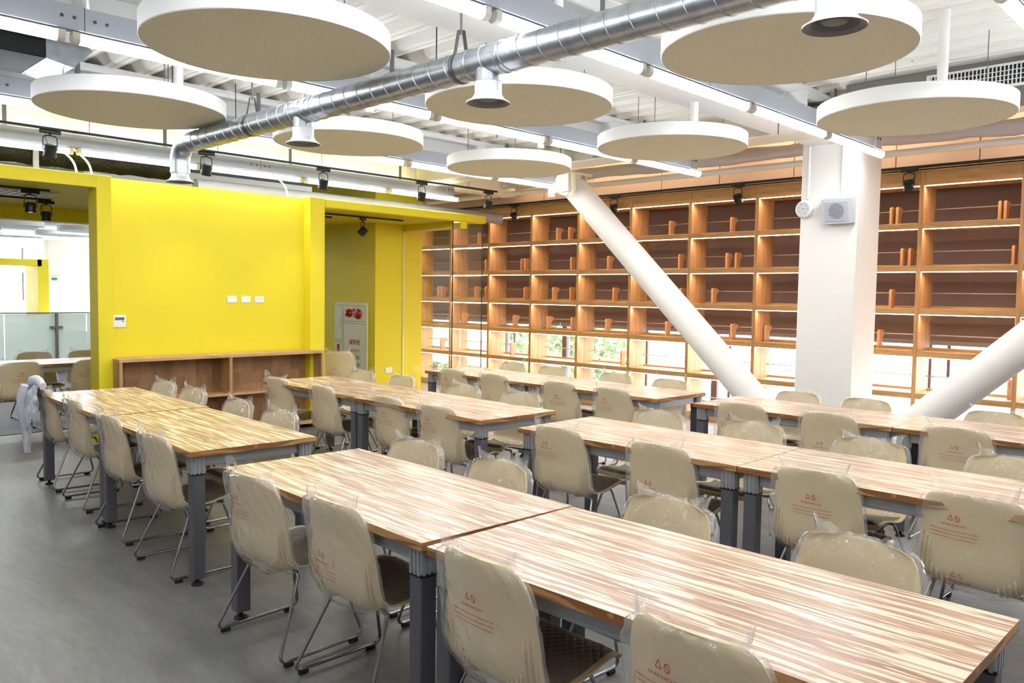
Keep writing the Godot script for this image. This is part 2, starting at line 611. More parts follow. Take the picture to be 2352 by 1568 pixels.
# ------------------------------------------------------------------ the room
func build_shell() -> void:
	structure("floor", bx(v3(-46, -0.25, -10.3), v3(5.2, 0, 5.2)), M.floor_vinyl, "grey streaked vinyl floor under all the tables", "floor")
	structure("floor_mat", bx(v3(-17.4, 0, -6.5), v3(-9.9, 0.006, 1.0)), M.floor_dark, "dark floor covering inside the yellow pavilion", "floor")
	# ribbed metal deck, ribs along x
	var d := MB.new()
	var y0 := 3.30
	var y1 := 3.36
	var z := -7.18
	while z < 5.1:
		for seg in [[0.0, y0, 0.10, y0], [0.10, y0, 0.14, y1], [0.14, y1, 0.21, y1], [0.21, y1, 0.25, y0]]:
			d.quad(v3(-8.75, seg[1], z + seg[0]), v3(5.2, seg[1], z + seg[0]), v3(5.2, seg[3], z + seg[2]), v3(-8.75, seg[3], z + seg[2]))
		# a shallow bead in the middle of each flat
		d.box(v3(-8.75, y0 - 0.006, z + 0.044), v3(5.2, y0, z + 0.056))
		z += 0.25
	d.box(v3(-8.75, 3.40, -7.2), v3(5.2, 3.55, 5.2))
	structure("ceiling", d, M.deck_white, "white ribbed metal deck ceiling above the beams", "ceiling")
	structure("ceiling_cove", bx(v3(-8.75, 3.85, -10.3), v3(5.2, 4.0, -7.2)), M.steel_cream, "raised cream ceiling strip along the shelf wall", "ceiling")
	structure("ceiling_fascia", bx(v3(-8.75, 3.30, -7.26), v3(5.2, 4.0, -7.2)), M.steel_cream, "cream upstand between the deck and the raised strip", "ceiling")
	structure("ceiling_soffit", bx(v3(-12.6, 3.42, -10.3), v3(-8.75, 4.0, 5.2)), M.soffit_dark, "dark soffit above the yellow pavilion roof", "ceiling")
	structure("ceiling_corridor", bx(v3(-46, 3.5, -12.3), v3(-12.6, 3.75, 5.2)), M.deck_white, "pale ceiling of the far hall behind the pavilion", "ceiling")
	structure("wall_rear", bx(v3(-46, 0, 5.0), v3(5.2, 3.75, 5.2)), M.wall_white, "plain white wall behind the viewer", "wall")
	structure("wall_side", bx(v3(5.0, 0, -10.3), v3(5.2, 4.0, 5.0)), M.wall_white, "plain white wall at the end of the hall", "wall")
	# the window wall behind the shelves
	structure("wall_spandrel", bx(v3(-12.6, 2.98, -10.3), v3(5.0, 4.0, -9.98)), M.wall_white, "white wall above the windows behind the shelves", "wall")
	structure("wall_sill", bx(v3(-12.6, 0, -10.3), v3(5.0, 0.10, -9.86)), M.wall_white, "low white sill under the windows behind the shelves", "wall")
	structure("wall_corner", bx(v3(-12.75, 0, -10.3), v3(-12.5, 4.0, -9.2)), M.wall_white, "white wall end beside the shelf wall", "wall")
	structure("wall_side_lower", bx(v3(2.0, 0, -10.3), v3(5.0, 3.0, -9.86)), M.wall_white, "white wall past the end of the shelves", "wall")
	var k := 1
	var x := -12.57
	while x < 1.8:
		var w := thing("window_%d" % k, "%s tall window from the yellow pavilion, behind the shelves" % NTH[k - 1], "window", v3(x, 0, -9.95), 0, "windows behind the shelf wall", "structure")
		var f := MB.new()
		f.box(v3(-0.045, 0.1, -0.05), v3(0.045, 2.98, 0.05), 0.004)
		f.box(v3(0.045, 0.1, -0.04), v3(1.315, 0.16, 0.04), 0.004)
		f.box(v3(0.045, 2.92, -0.04), v3(1.315, 2.98, 0.04), 0.004)
		obj("window_frame", f, M.window_frame, w)
		obj("window_sash", bx(v3(0.20, 0.16, -0.03), v3(0.232, 2.92, 0.03), 0.004), M.window_frame, w)
		obj("pane", bx(v3(0.045, 0.16, -0.006), v3(0.2, 2.92, 0.0)), M.pane, w)
		obj("pane", bx(v3(0.232, 0.16, -0.006), v3(1.315, 2.92, 0.0)), M.pane, w)
		# a brown roller blind drawn down in front of the glass
		var b := thing("roller_blind", "%s brown roller blind from the pavilion, drawn down behind the shelves" % NTH[k - 1], "blind", v3(x + 0.68, 0, -9.80), 0, "brown roller blinds behind the shelf wall")
		obj("blind_cloth", bx(v3(-0.68, 1.15, -0.002), v3(0.68, 2.90, 0.002)), M.blind, b)
		obj("bottom_rail", bx(v3(-0.672, 1.10, -0.010), v3(0.672, 1.155, 0.010), 0.004), M.blind_rail, b)
		obj("roller", MB.new().tube([v3(-0.67, 2.91, 0.0), v3(0.67, 2.91, 0.0)], 0.03, 10), M.blind_rail, b)
		x += 1.36
		k += 1
	# pale pink wall panels over the shelves
	var p := thing("wall_panelling", "pale pink wall panels above the wooden shelf wall", "wall", Vector3.ZERO, 0, "", "structure")
	var seams := [-12.4, -11.5, -10.05, -8.35, -7.42, -6.24, -5.37, -4.39, -3.24, -2.43, -1.4, -0.3, 0.8, 2.0, 5.0]
	for s in seams.size() - 1:
		obj("panel", bx(v3(seams[s] + 0.005, 2.985, -9.24), v3(seams[s + 1] - 0.005, 3.85, -9.205), 0.002), M.wall_panel, p)
	obj("backing", bx(v3(-12.4, 2.985, -9.30), v3(5.0, 3.85, -9.245)), M.window_frame, p)

func i_beam(m: MB, along_x: bool, a0: float, a1: float, c: float, half: float, yb: float, yt: float) -> void:
	for q in [[half, yb, yb + 0.018], [0.008, yb + 0.018, yt - 0.018], [half, yt - 0.018, yt]]:
		if along_x:
			m.box(v3(a0, q[1], c - q[0]), v3(a1, q[2], c + q[0]), 0.003)
		else:
			m.box(v3(c - q[0], q[1], a0), v3(c + q[0], q[2], a1), 0.003)

func build_steel() -> void:
	# main beams over the light lines, wide flanges
	var where := ["over the track lights of the pavilion", "over the second row of discs", "over the middle of the hall", "running to the white column", "at the near end of the hall"]
	for k in range(1, 4):
		var xl: float = LIGHT_X[k]
		var m := MB.new()
		i_beam(m, false, -7.6 if k == 3 else -7.19, 5.0, xl - 0.42, 0.27, 3.05, 3.30)
		for zz in [-6.4, -5.2, -4.0, -2.8, -1.6]:
			m.box(v3(xl - 0.42, 3.068, zz - 0.006), v3(xl - 0.17, 3.285, zz + 0.006))
		structure("ceiling_beam", m, M.steel_white, "white steel ceiling beam " + where[k], "beam")
	# cross girder in line with the column
	var g := MB.new()
	i_beam(g, true, -8.7, 5.0, -7.02, 0.17, 3.04, 3.30)
	for xx in [-7.6, -6.9, -6.3, -5.95, -5.55]:
		g.box(v3(xx - 0.006, 3.06, -7.17), v3(xx + 0.006, 3.285, -6.87))
	structure("ceiling_girder", g, M.steel_cream, "cream painted cross girder above the shelf side of the hall", "beam")
	# square column
	structure("column", bx(v3(-3.545, 0, -8.15), v3(-2.998, 3.85, -7.60), 0.012), M.white_paint, "square white column in front of the shelf wall", "column")
	# round braces
	var b1 := thing("steel_brace", "thick white round brace sloping down from the girder to the column foot", "brace", v3(-3.43, 0, -7.66), 0, "white round braces", "structure")
	brace(b1, v3(-6.44, 2.892, -7.66) - b1.position, v3(-3.43, 0.02, -7.66) - b1.position, 0.152)
	var b2 := thing("steel_brace", "thick white round brace rising right from the column foot", "brace", v3(-2.917, 0, -7.66), 0, "white round braces", "structure")
	brace(b2, v3(-0.325, 2.50, -7.66) - b2.position, v3(-2.917, 0.02, -7.66) - b2.position, 0.152)
	# gusset that takes the first brace: parallel plates under a thick end plate
	var gs := thing("gusset_bracket", "cream steel gusset plates joining the brace to the girder", "bracket", v3(-6.47, 3.04, -7.36), 0, "", "structure")
	var pl := PackedVector2Array([Vector2(-0.26, 0.0), Vector2(0.15, 0.0), Vector2(0.17, -0.20), Vector2(0.10, -0.27), Vector2(-0.10, -0.20), Vector2(-0.26, -0.10)])
	for zz in [-0.36, -0.26, -0.16, -0.06]:
		obj("plate", MB.new().prism(pl, zz - 0.008, zz + 0.008), M.steel_cream, gs)
	obj("end_plate", bx(v3(-0.30, -0.005, -0.44), v3(0.19, 0.02, 0.16), 0.004), M.steel_cream, gs)
	obj("ring_plate", bx(v3(-0.36, -0.24, -0.24), v3(-0.24, 0.0, -0.22), 0.03), M.steel_cream, gs)
	obj("closing_plate", bx(v3(-0.17, -0.22, -0.05), v3(0.15, 0.0, -0.035), 0.006), M.steel_cream, gs)
	# one trunking per light line: a grey channel that carries the battens
	var side := ["above the yellow pavilion wall", "over the left discs", "over the centre discs", "beside the column beam", "at the top right corner"]
	for k in 5:
		var xl: float = LIGHT_X[k]
		var t := thing("lighting_trunking", "grey lighting trunking with bolted splices " + side[k], "trunking", v3(xl, 2.93, 0), 0, "grey lighting trunkings")
		obj("channel", bx(v3(-0.035, 0.0, -7.42), v3(0.02, 0.125, 1.2), 0.003), M.trunking, t)
		obj("end_plate", bx(v3(-0.036, -0.004, -7.50), v3(0.024, 0.128, -7.36), 0.002), M.trunking, t)
		var bl := MB.new()
		for zz in [-7.46, -7.40]:
			bl.box(v3(0.02, 0.075, zz - 0.010), v3(0.030, 0.095, zz + 0.010), 0.003)
		for zs in [-1.52, -4.60]:
			for q in [-0.11, -0.05, 0.05, 0.11]:
				bl.box(v3(0.02, 0.055, zs + q - 0.008), v3(0.027, 0.071, zs + q + 0.008), 0.003)
		obj("bolts", bl, M.bolt, t)
		for zs in [-1.52, -4.60]:
			obj("splice_line", bx(v3(0.0195, 0.002, zs - 0.002), v3(0.0208, 0.123, zs + 0.002)), M.bolt, t)
		for zz in [-6.6, -5.0, -3.55, -2.1, -0.6]:
			obj("hanger_strap", bx(v3(-0.03, 0.12, zz - 0.018), v3(-0.022, 0.37 if k > 0 else 0.49, zz + 0.018), 0.002), M.strap, t)

func brace(parent: Node3D, top: Vector3, bot: Vector3, r: float) -> void:
	var d := (bot - top).normalized()
	obj("pipe", MB.new().tube([top, bot], r, 48), M.white_paint, parent)
	obj("fin_plate", MB.new().tube([top - d * 0.16, top + d * 0.02], 0.05, 4), M.steel_cream, parent)

# ------------------------------------------------------------------ shelf wall
func build_bookshelf() -> void:
	var s := thing("wall_bookshelf", "floor to ceiling oak shelf wall with a light strip under every shelf", "bookshelf", v3(0, 0, SHELF_Z))
	var last := 12
	var dep := 0.40
	for n in range(-2, last + 1):
		var x := BAY_X + BAY_W * n
		obj("upright", bx(v3(x - 0.045, 0.0, -dep), v3(x, 2.95, 0.0), 0.003), M.oak_upright, s)
	# plinth, header
	for n in range(-2, last):
		var x0 := BAY_X + BAY_W * n
		var x1 := x0 + BAY_W - 0.045
		obj("plinth", bx(v3(x0, 0.0, -dep), v3(x1, 0.095, -0.01), 0.003), M.oak, s)
		for r in 6:
			var y: float = ROW_Y[r]
			var hi := 2.95 if r == 0 else y + 0.062
			var b := obj("header_board" if r == 0 else "shelf_board", bx(v3(x0, y, -dep), v3(x1, hi, -0.002), 0.003), M.oak, s)
			var led := obj("light_strip", bx(v3(x0 + 0.006, y - 0.008, -0.026), v3(x1 - 0.006, y - 0.0005, -0.010)), M.led_glow, b)
			area_light(led, "strip_light", v3((x0 + x1) * 0.5, y - 0.014, -0.030), Vector2(x1 - x0 - 0.02, 0.014), 0.36, Color(1.0, 0.92, 0.82), Vector3(-PI / 2 - 0.25, 0, 0))
			# the rod for the bookends, and a low lip at the back
			var base: float = (ROW_Y[r + 1] + 0.062) if r < 5 else 0.095
			var rod := MB.new().tube([v3(x0, base + 0.165, -0.335), v3(x1, base + 0.165, -0.335)], 0.006, 8, false)
			obj("rod", rod, M.rod, s)
			obj("back_lip", bx(v3(x0, base, -dep + 0.005), v3(x1, base + 0.025, -dep + 0.025), 0.002), M.oak, s)
	# plank of the header, and the thin black rail on top of it
	obj("header_cap", bx(v3(BAY_X - 2 * BAY_W - 0.045, 2.951, -dep), v3(BAY_X + BAY_W * last, 2.97, 0.0), 0.002), M.oak, s)

func bookend_shape() -> ArrayMesh:
	# outline in (depth, height): front at x = 0, depth to the left, with the tongue that rides on the rod
	var p := PackedVector2Array()
	p.append(Vector2(0.0, 0.0))
	for k in 6:
		var a := k / 5.0 * PI / 2
		p.append(Vector2(-0.028 + 0.028 * cos(a), 0.177 + 0.028 * sin(a)))
	p.append(Vector2(-0.090, 0.205))
	p.append(Vector2(-0.118, 0.200))
	p.append(Vector2(-0.155, 0.190))
	p.append(Vector2(-0.168, 0.168))
	p.append(Vector2(-0.160, 0.146))
	p.append(Vector2(-0.152, 0.160))
	p.append(Vector2(-0.140, 0.142))
	p.append(Vector2(-0.125, 0.128))
	p.append(Vector2(-0.105, 0.112))
	p.append(Vector2(-0.105, 0.0))
	var m := MB.new()
	# prism builds along z; turn so that depth runs along z and thickness along x
	m.t = Transform3D(Basis(v3(0, 0, 1), v3(0, 1, 0), v3(-1, 0, 0)), Vector3.ZERO)
	m.prism(p, -0.008, 0.008)
	var q := Geometry2D.offset_polygon(p, -0.005)
	if q.size():
		m.prism(q[0], -0.014, 0.014)
	return m.mesh(M.oak_bookend)

func build_bookends() -> void:
	var shape := bookend_shape()
	var spots := [[1, -9.89], [1, -8.16], [1, -7.92], [1, -6.15], [1, -5.24], [1, -3.30], [1, -3.235], [1, -2.25], [1, -2.20], [2, -9.71], [2, -8.90], [2, -8.82], [2, -7.87], [2, -7.18], [2, -5.99], [2, -5.29], [2, -5.16], [2, -3.17], [2, -3.09], [2, -2.11], [3, -10.91], [3, -10.81], [3, -9.96], [3, -9.70], [3, -8.82], [3, -8.22], [3, -7.87], [3, -7.07], [3, -5.96], [3, -5.48], [3, -3.27], [4, -10.34], [4, -10.26], [4, -9.05], [4, -8.33], [4, -7.84], [4, -7.19], [4, -6.17], [4, -5.19], [4, -4.73], [4, -3.38], [5, -10.82], [5, -9.1], [5, -6.91], [5, -2.09], [6, -5.23]]
	var rows := ["top", "second", "third", "fourth", "fifth", "lowest"]
	var count := {}
	for s in spots:
		var n := int(floor((s[1] - BAY_X) / BAY_W)) + 2
		var key := "%d %d" % [s[0], n]
		count[key] = count.get(key, 0) + 1
	var done := {}
	for s in spots:
		var r: int = s[0]
		var n := int(floor((s[1] - BAY_X) / BAY_W)) + 2
		var key := "%d %d" % [r, n]
		done[key] = done.get(key, 0) + 1
		var base: float = (ROW_Y[r] + 0.062) if r < 6 else 0.095
		var o := MeshInstance3D.new()
		o.mesh = shape
		o.name = numbered("bookend")
		add_child(o)
		var which: String = "the" if count[key] == 1 else ["the left", "the right"][done[key] - 1]
		o.position = v3(s[1] * 1.0118, base, SHELF_Z - 0.183)
		tag(o, "%s wooden bookend in the %s row of the %s shelf bay from the pavilion" % [which, rows[r - 1], NTH[n - 1]], "bookend", "wooden bookends on the shelf wall")

# ------------------------------------------------------------------ yellow pavilion
func build_pavilion() -> void:
	var p := thing("pavilion_frame", "bright yellow built-in room with thick frame and flat roof", "pavilion", Vector3.ZERO, 0, "", "structure")
	var xf := -8.42
	obj("post", bx(v3(xf - 0.23, 0, -2.98), v3(xf, 2.69, -2.84), 0.004), M.yellow, p)
	obj("lintel", bx(v3(xf - 0.23, 2.565, -2.84), v3(xf, 2.69, 1.0), 0.004), M.yellow, p)
	obj("feature_wall", bx(v3(-8.70, 0, -5.20), v3(-8.56, 2.69, -2.98)), M.yellow, p)
	obj("post", bx(v3(xf - 0.23, 0, -5.40), v3(xf, 2.70, -5.20), 0.004), M.yellow, p)
	obj("lintel", bx(v3(xf - 0.14, 2.59, -8.07), v3(xf, 2.70, -5.40), 0.012), M.yellow, p)
	obj("roof_slab", bx(v3(-11.9, 2.60, -8.05), v3(xf - 0.14, 2.68, 1.0)), M.yellow, p)
	obj("back_beam", bx(v3(-11.9, 2.45, -6.9), v3(-11.65, 2.60, 1.0)), M.yellow, p)
	obj("side_beam", bx(v3(-9.72, 2.50, -7.72), v3(-8.45, 2.60, -7.60)), M.yellow, p)
	obj("inner_wall", bx(v3(-9.6, 0, -5.40), v3(-8.70, 2.60, -5.26)), M.yellow, p)
	# the column block with the hydrant cabinet, running up to the ceiling
	structure("wall_yellow_block", bx(v3(-11.4, 0, -7.94), v3(-9.70, 3.45, -7.07)), M.yellow, "yellow boxed column behind the hydrant cabinet", "wall")
	# glass corner
	var g := thing("glass_partition", "clear frameless glass corner under the yellow lintel", "glass", v3(-8.46, 0, -7.47))
	var a := -atan2(0.11, 1.24)
	var pa := obj("pane", bx(v3(-1.24, 0.02, -0.005), v3(0.0, 2.50, 0.005)), M.partition_glass, g)
	pa.rotation.y = a
	obj("pane", bx(v3(-0.005, 0.02, -0.56), v3(0.005, 2.59, -0.01)), M.partition_glass, g)
	for q in [[0.0, 0.0], [0.0, -0.56]]:
		obj("glass_edge", bx(v3(q[0] - 0.006, 0.02, q[1] - 0.006), v3(q[0] + 0.006, 2.585, q[1] + 0.006)), M.glass_edge, g)
	obj("edge_trim", bx(v3(-1.245, 0.02, -0.12), v3(-1.228, 2.50, -0.10)), M.door_seam, g)
	var tr := obj("edge_trim", bx(v3(-1.24, 2.49, -0.008), v3(0.0, 2.505, 0.008)), M.door_seam, g)
	tr.rotation.y = a
	# low double bookcase in front of the yellow wall
	var b := thing("low_bookcase", "low open ash bookcase against the bright yellow wall", "bookcase", v3(-8.25, 0, -4.125))
	var z0 := -1.155
	var z1 := 1.155
	var dx := -0.29
	obj("top_board", bx(v3(dx, 0.868, z0), v3(0, 0.90, z1), 0.002), M.ash, b)
	obj("bottom_board", bx(v3(dx, 0.05, z0 + 0.03), v3(-0.004, 0.085, z1 - 0.03), 0.002), M.ash, b)
	for zz in [z0, -0.016, z1 - 0.032]:
		obj("upright", bx(v3(dx, 0, zz), v3(-0.001, 0.868, zz + 0.032), 0.002), M.ash_upright, b)
	for q in [[z0 + 0.032, -0.016], [0.016, z1 - 0.032]]:
		obj("shelf_board", bx(v3(dx + 0.012, 0.455, q[0]), v3(-0.008, 0.48, q[1]), 0.002), M.ash, b)
		# veneer of the back, strips of two tones
		var w: float = (q[1] - q[0]) / 9.0
		for k in 9:
			for r in 4:
				obj("back_strip", bx(v3(dx, 0.085 + r * 0.1955, q[0] + k * w), v3(dx + 0.010 + 0.0015 * ((k + r) % 2), 0.085 + (r + 1) * 0.1955, q[0] + (k + 1) * w)), M["ash_back_a"] if (k * 3 + r * 5) % 4 < 2 else M["ash_back_b"], b)
	# switches, thermostat, socket
	var sw := [["socket plate with two outlets, right of three on the yellow wall", -4.62, true], ["blank white plate, middle of three on the yellow wall", -4.455, false], ["blank white plate, left of three on the yellow wall", -4.29, false]]
	for s in sw:
		var t := thing("wall_plate", "white " + s[0] if s[2] else s[0], "wall plate", v3(-8.56, 1.492, s[1]), 0, "wall plates on the yellow wall")
		obj("cover", bx(v3(0, -0.036, -0.056), v3(0.010, 0.036, 0.056), 0.003), M.plastic_white, t)
		if s[2]:
			for q in [-0.024, 0.012]:
				var ho := MB.new()
				ho.box(v3(0.0095, 0.004, q), v3(0.0108, 0.014, q + 0.003))
				ho.box(v3(0.0095, 0.004, q + 0.009), v3(0.0108, 0.014, q + 0.012))
				ho.box(v3(0.0095, -0.010, q + 0.004), v3(0.0108, -0.004, q + 0.009))
				obj("socket_slots", ho, M.print_dark, t)
	var th := thing("thermostat", "white wall thermostat with grey display beside the yellow frame", "thermostat", v3(-8.56, 1.262, -3.085))
	obj("case", bx(v3(0, -0.062, -0.062), v3(0.018, 0.062, 0.062), 0.005), M.plastic_white, th)
	obj("display", bx(v3(0.0175, 0.012, -0.045), v3(0.0195, 0.042, 0.045), 0.001), M.lcd, th)
	obj("button", bx(v3(0.0175, -0.004, -0.04), v3(0.021, 0.004, -0.02), 0.001), M.print_dark, th)
	var so := thing("wall_socket", "small white socket low on the yellow column block", "socket", v3(-9.70, 0.44, -7.32))
	obj("cover", bx(v3(0, -0.04, -0.06), v3(0.010, 0.04, 0.06), 0.003), M.plastic_white, so)
	for q in [-0.03, 0.02]:
		obj("socket_slots", bx(v3(0.0095, -0.006, q), v3(0.0108, 0.008, q + 0.016)), M.plastic_grey, so)
	hydrant()
	# inner tracks with spots
	for q in [[-9.35, -2.70, 0.6], [-10.35, -3.0, 0.6]]:
		var t := thing("ceiling_track", "black track under the pavilion ceiling, %s of two inside the left opening" % ("front" if q[0] > -9.5 else "rear"), "track", v3(q[0], 2.60, 0), 0, "black tracks in the pavilion")
		obj("rail", bx(v3(-0.017, -0.02, q[1]), v3(0.017, 0.0, q[2]), 0.002), M.black, t)
	var ti := thing("ceiling_track", "short black track under the yellow roof above the hydrant cabinet", "track", v3(-8.95, 2.59, 0), 0, "black tracks in the pavilion")
	obj("rail", bx(v3(-0.017, -0.02, -6.98), v3(0.017, 0.0, -5.45), 0.002), M.black, ti)
	var tj := thing("ceiling_track", "very short black track under the yellow roof by the right post", "track", v3(-9.35, 2.59, 0), 0, "black tracks in the pavilion")
	obj("rail", bx(v3(-0.017, -0.02, -6.1), v3(0.017, 0.0, -5.45), 0.002), M.black, tj)
	# air grille seen through the left opening
	var gr := thing("air_grille", "white ceiling air grille inside the left pavilion opening", "grille", v3(-9.85, 2.597, -2.45))
	obj("frame", bx(v3(-0.28, -0.012, -0.42), v3(0.28, 0.0, 0.42), 0.003), M.plastic_white, gr)
	for k in 9:
		obj("slat", bx(v3(-0.24, -0.02, -0.38 + k * 0.087), v3(0.24, -0.012, -0.34 + k * 0.087)), M.plastic_grey, gr)

# strokes of a character on a unit square, drawn as thin bars
func strokes(m: MB, list: Array, at: Vector2, s: float, w: float, z: float) -> void:
	for q in list:
		var a := at + Vector2(q[0], q[1]) * s
		var b := at + Vector2(q[2], q[3]) * s
		var d := (b - a).normalized()
		var n := Vector2(-d.y, d.x) * w * 0.5
		m.quad(v3(a.x - n.x, a.y - n.y, z), v3(b.x - n.x, b.y - n.y, z), v3(b.x + n.x, b.y + n.y, z), v3(a.x + n.x, a.y + n.y, z))

func text_mesh(txt: String, size: float, bold := false) -> TextMesh:
	var t := TextMesh.new()
	var f := SystemFont.new()
	f.font_names = PackedStringArray(["Droid Sans"])
	if bold:
		f.font_weight = 700
	t.font = f
	t.font_size = 24
	t.pixel_size = size / 24.0
	t.depth = 0.0
	t.text = txt
	t.curve_step = 4.0
	return t

func hydrant() -> void:
	# front faces +z; origin at the lower left corner
	var h := thing("hydrant_cabinet", "cream steel fire hydrant cabinet with red lamp and bell", "hydrant cabinet", v3(-10.70, 0.0, -7.07))
	obj("body", bx(v3(0, 0, 0), v3(0.84, 1.435, 0.035), 0.006), M.cabinet_white, h)
	var doors := [[0.02, 0.86, 0.225, 1.385], [0.02, 0.05, 0.225, 0.82], [0.265, 1.155, 0.815, 1.385], [0.265, 0.05, 0.815, 1.115]]
	for d in doors:
		var dd := obj("door", bx(v3(d[0], d[1], 0.033), v3(d[2], d[3], 0.043), 0.002), M.cabinet_white, h)
		var ln := MB.new()
		for e in [[d[0] - 0.006, d[1] - 0.006, d[2] + 0.006, d[1]], [d[0] - 0.006, d[3], d[2] + 0.006, d[3] + 0.006], [d[0] - 0.006, d[1], d[0], d[3]], [d[2], d[1], d[2] + 0.006, d[3]]]:
			ln.box(v3(e[0], e[1], 0.034), v3(e[2], e[3], 0.0365))
		obj("seam", ln, M.cabinet_line, dd)
	for q in [[0.175, 1.06, 0.14], [0.30, 1.22, 0.11], [0.295, 0.42, 0.12]]:
		obj("handle", bx(v3(q[0], q[1], 0.043), v3(q[0] + 0.02, q[1] + q[2], 0.052), 0.003), M.plastic_grey, h)
	var turn := Transform3D(Basis(Vector3.RIGHT, PI / 2), Vector3.ZERO)
	var lamp := MB.new()
	lamp.t = Transform3D(turn.basis, v3(0.42, 1.275, 0.043))
	lamp.lathe([Vector2(0.062, 0), Vector2(0.062, 0.012), Vector2(0.05, 0.045), Vector2(0.028, 0.066), Vector2(0.0, 0.072)], 24)
	obj("alarm_lamp", lamp, M.red, h)
	var bell := MB.new()
	bell.t = Transform3D(turn.basis, v3(0.645, 1.265, 0.043))
	bell.lathe([Vector2(0.075, 0), Vector2(0.078, 0.012), Vector2(0.066, 0.034), Vector2(0.035, 0.045), Vector2(0.0, 0.047)], 28)
	obj("alarm_bell", bell, M.red, h)
	var btn := MB.new()
	btn.t = Transform3D(turn.basis, v3(0.525, 1.325, 0.043))
	btn.lathe([Vector2(0.024, 0), Vector2(0.024, 0.015), Vector2(0.0, 0.02)], 16)
	obj("push_button", btn, M.red, h)
	var sp := MB.new()
	sp.t = Transform3D(turn.basis, v3(0.53, 1.245, 0.043))
	sp.lathe([Vector2(0.034, 0), Vector2(0.034, 0.008), Vector2(0.0, 0.009)], 18)
	obj("speaker_disc", sp, M.plastic_grey, h)
	# lettering on the large door
	var z := 0.0445
	var c := MB.new()
	var xiao := [[0.10, 0.90, 0.22, 0.78], [0.04, 0.65, 0.16, 0.53], [0.02, 0.08, 0.24, 0.40], [0.63, 0.98, 0.63, 0.66], [0.40, 0.92, 0.50, 0.74], [0.88, 0.94, 0.76, 0.74], [0.42, 0.62, 0.88, 0.62], [0.42, 0.64, 0.38, 0.04], [0.88, 0.64, 0.88, 0.04], [0.44, 0.44, 0.86, 0.44], [0.44, 0.26, 0.86, 0.26], [0.88, 0.05, 0.76, 0.09]]
	var fang := [[0.08, 0.94, 0.08, 0.02], [0.08, 0.92, 0.34, 0.92], [0.34, 0.92, 0.22, 0.66], [0.22, 0.66, 0.36, 0.46], [0.36, 0.46, 0.20, 0.34], [0.62, 0.98, 0.70, 0.84], [0.42, 0.76, 0.96, 0.76], [0.62, 0.76, 0.56, 0.38], [0.56, 0.40, 0.40, 0.04], [0.60, 0.54, 0.90, 0.54], [0.90, 0.54, 0.84, 0.06], [0.84, 0.06, 0.70, 0.12]]
	var shuan := [[0.20, 0.98, 0.20, 0.02], [0.02, 0.74, 0.40, 0.74], [0.20, 0.72, 0.03, 0.36], [0.22, 0.66, 0.38, 0.50], [0.68, 0.98, 0.40, 0.62], [0.68, 0.98, 0.98, 0.62], [0.52, 0.58, 0.86, 0.58], [0.54, 0.34, 0.84, 0.34], [0.69, 0.58, 0.69, 0.08], [0.44, 0.06, 0.96, 0.06]]
	var at := 0.405
	for ch in [xiao, fang, shuan]:
		strokes(c, ch, Vector2(at, 0.80), 0.085, 0.011, z)
		at += 0.098
	obj("lettering", c, M.red_print, h)
	obj("lettering", text_mesh("HYDRANT", 0.066), M.red_print, h, v3(0.545, 0.715, z))
	var ins := MB.new()
	for r in 3:
		var yy := 0.58 - r * 0.115
		for e in [[0.46, yy, 0.555, yy + 0.004], [0.46, yy + 0.085, 0.555, yy + 0.089], [0.46, yy, 0.464, yy + 0.089], [0.551, yy, 0.555, yy + 0.089]]:
			ins.box(v3(e[0], e[1], z - 0.001), v3(e[2], e[3], z + 0.0005))
		strokes(ins, [[0.0, 0.2, 0.5, 0.8], [0.5, 0.8, 0.9, 0.4], [0.2, 0.1, 0.9, 0.15]], Vector2(0.475, yy + 0.012), 0.062, 0.010, z)
		for k in 3:
			ins.box(v3(0.585, yy + 0.055 - k * 0.022, z - 0.001), v3(0.67 + 0.02 * (k % 2), yy + 0.063 - k * 0.022, z + 0.0005))
	for k in 3:
		strokes(ins, [[0.1, 0.8, 0.9, 0.8], [0.5, 1.0, 0.5, 0.0], [0.1, 0.3, 0.9, 0.35]], Vector2(0.40, 0.56 - k * 0.07), 0.034, 0.006, z)
	obj("instructions", ins, M.print_dark, h)
	# red strip with white characters on the narrow door
	obj("red_label", bx(v3(0.085, 0.43, 0.042), v3(0.155, 0.79, 0.0445)), M.red_print, h)
	var w := MB.new()
	var mie := [[0.05, 0.9, 0.16, 0.76], [0.03, 0.6, 0.14, 0.5], [0.03, 0.05, 0.18, 0.36], [0.26, 0.78, 0.95, 0.78], [0.30, 0.76, 0.24, 0.05], [0.40, 0.58, 0.62, 0.58], [0.50, 0.45, 0.38, 0.1], [0.50, 0.42, 0.64, 0.12], [0.70, 0.98, 0.92, 0.06], [0.88, 0.5, 0.66, 0.08]]
	var huo := [[0.50, 0.95, 0.48, 0.5], [0.48, 0.5, 0.08, 0.04], [0.50, 0.5, 0.94, 0.04], [0.18, 0.72, 0.30, 0.46], [0.84, 0.76, 0.70, 0.5]]
	var qi := [[0.1, 0.92, 0.42, 0.92], [0.1, 0.92, 0.1, 0.66], [0.42, 0.92, 0.42, 0.66], [0.1, 0.66, 0.42, 0.66], [0.58, 0.92, 0.9, 0.92], [0.58, 0.92, 0.58, 0.66], [0.9, 0.92, 0.9, 0.66], [0.58, 0.66, 0.9, 0.66], [0.04, 0.5, 0.96, 0.5], [0.5, 0.62, 0.1, 0.34], [0.5, 0.52, 0.9, 0.34], [0.1, 0.32, 0.42, 0.32], [0.1, 0.32, 0.1, 0.04], [0.42, 0.32, 0.42, 0.04], [0.1, 0.04, 0.42, 0.04], [0.58, 0.32, 0.9, 0.32], [0.58, 0.32, 0.58, 0.04], [0.9, 0.32, 0.9, 0.04], [0.58, 0.04, 0.9, 0.04]]
	var yy := 0.66
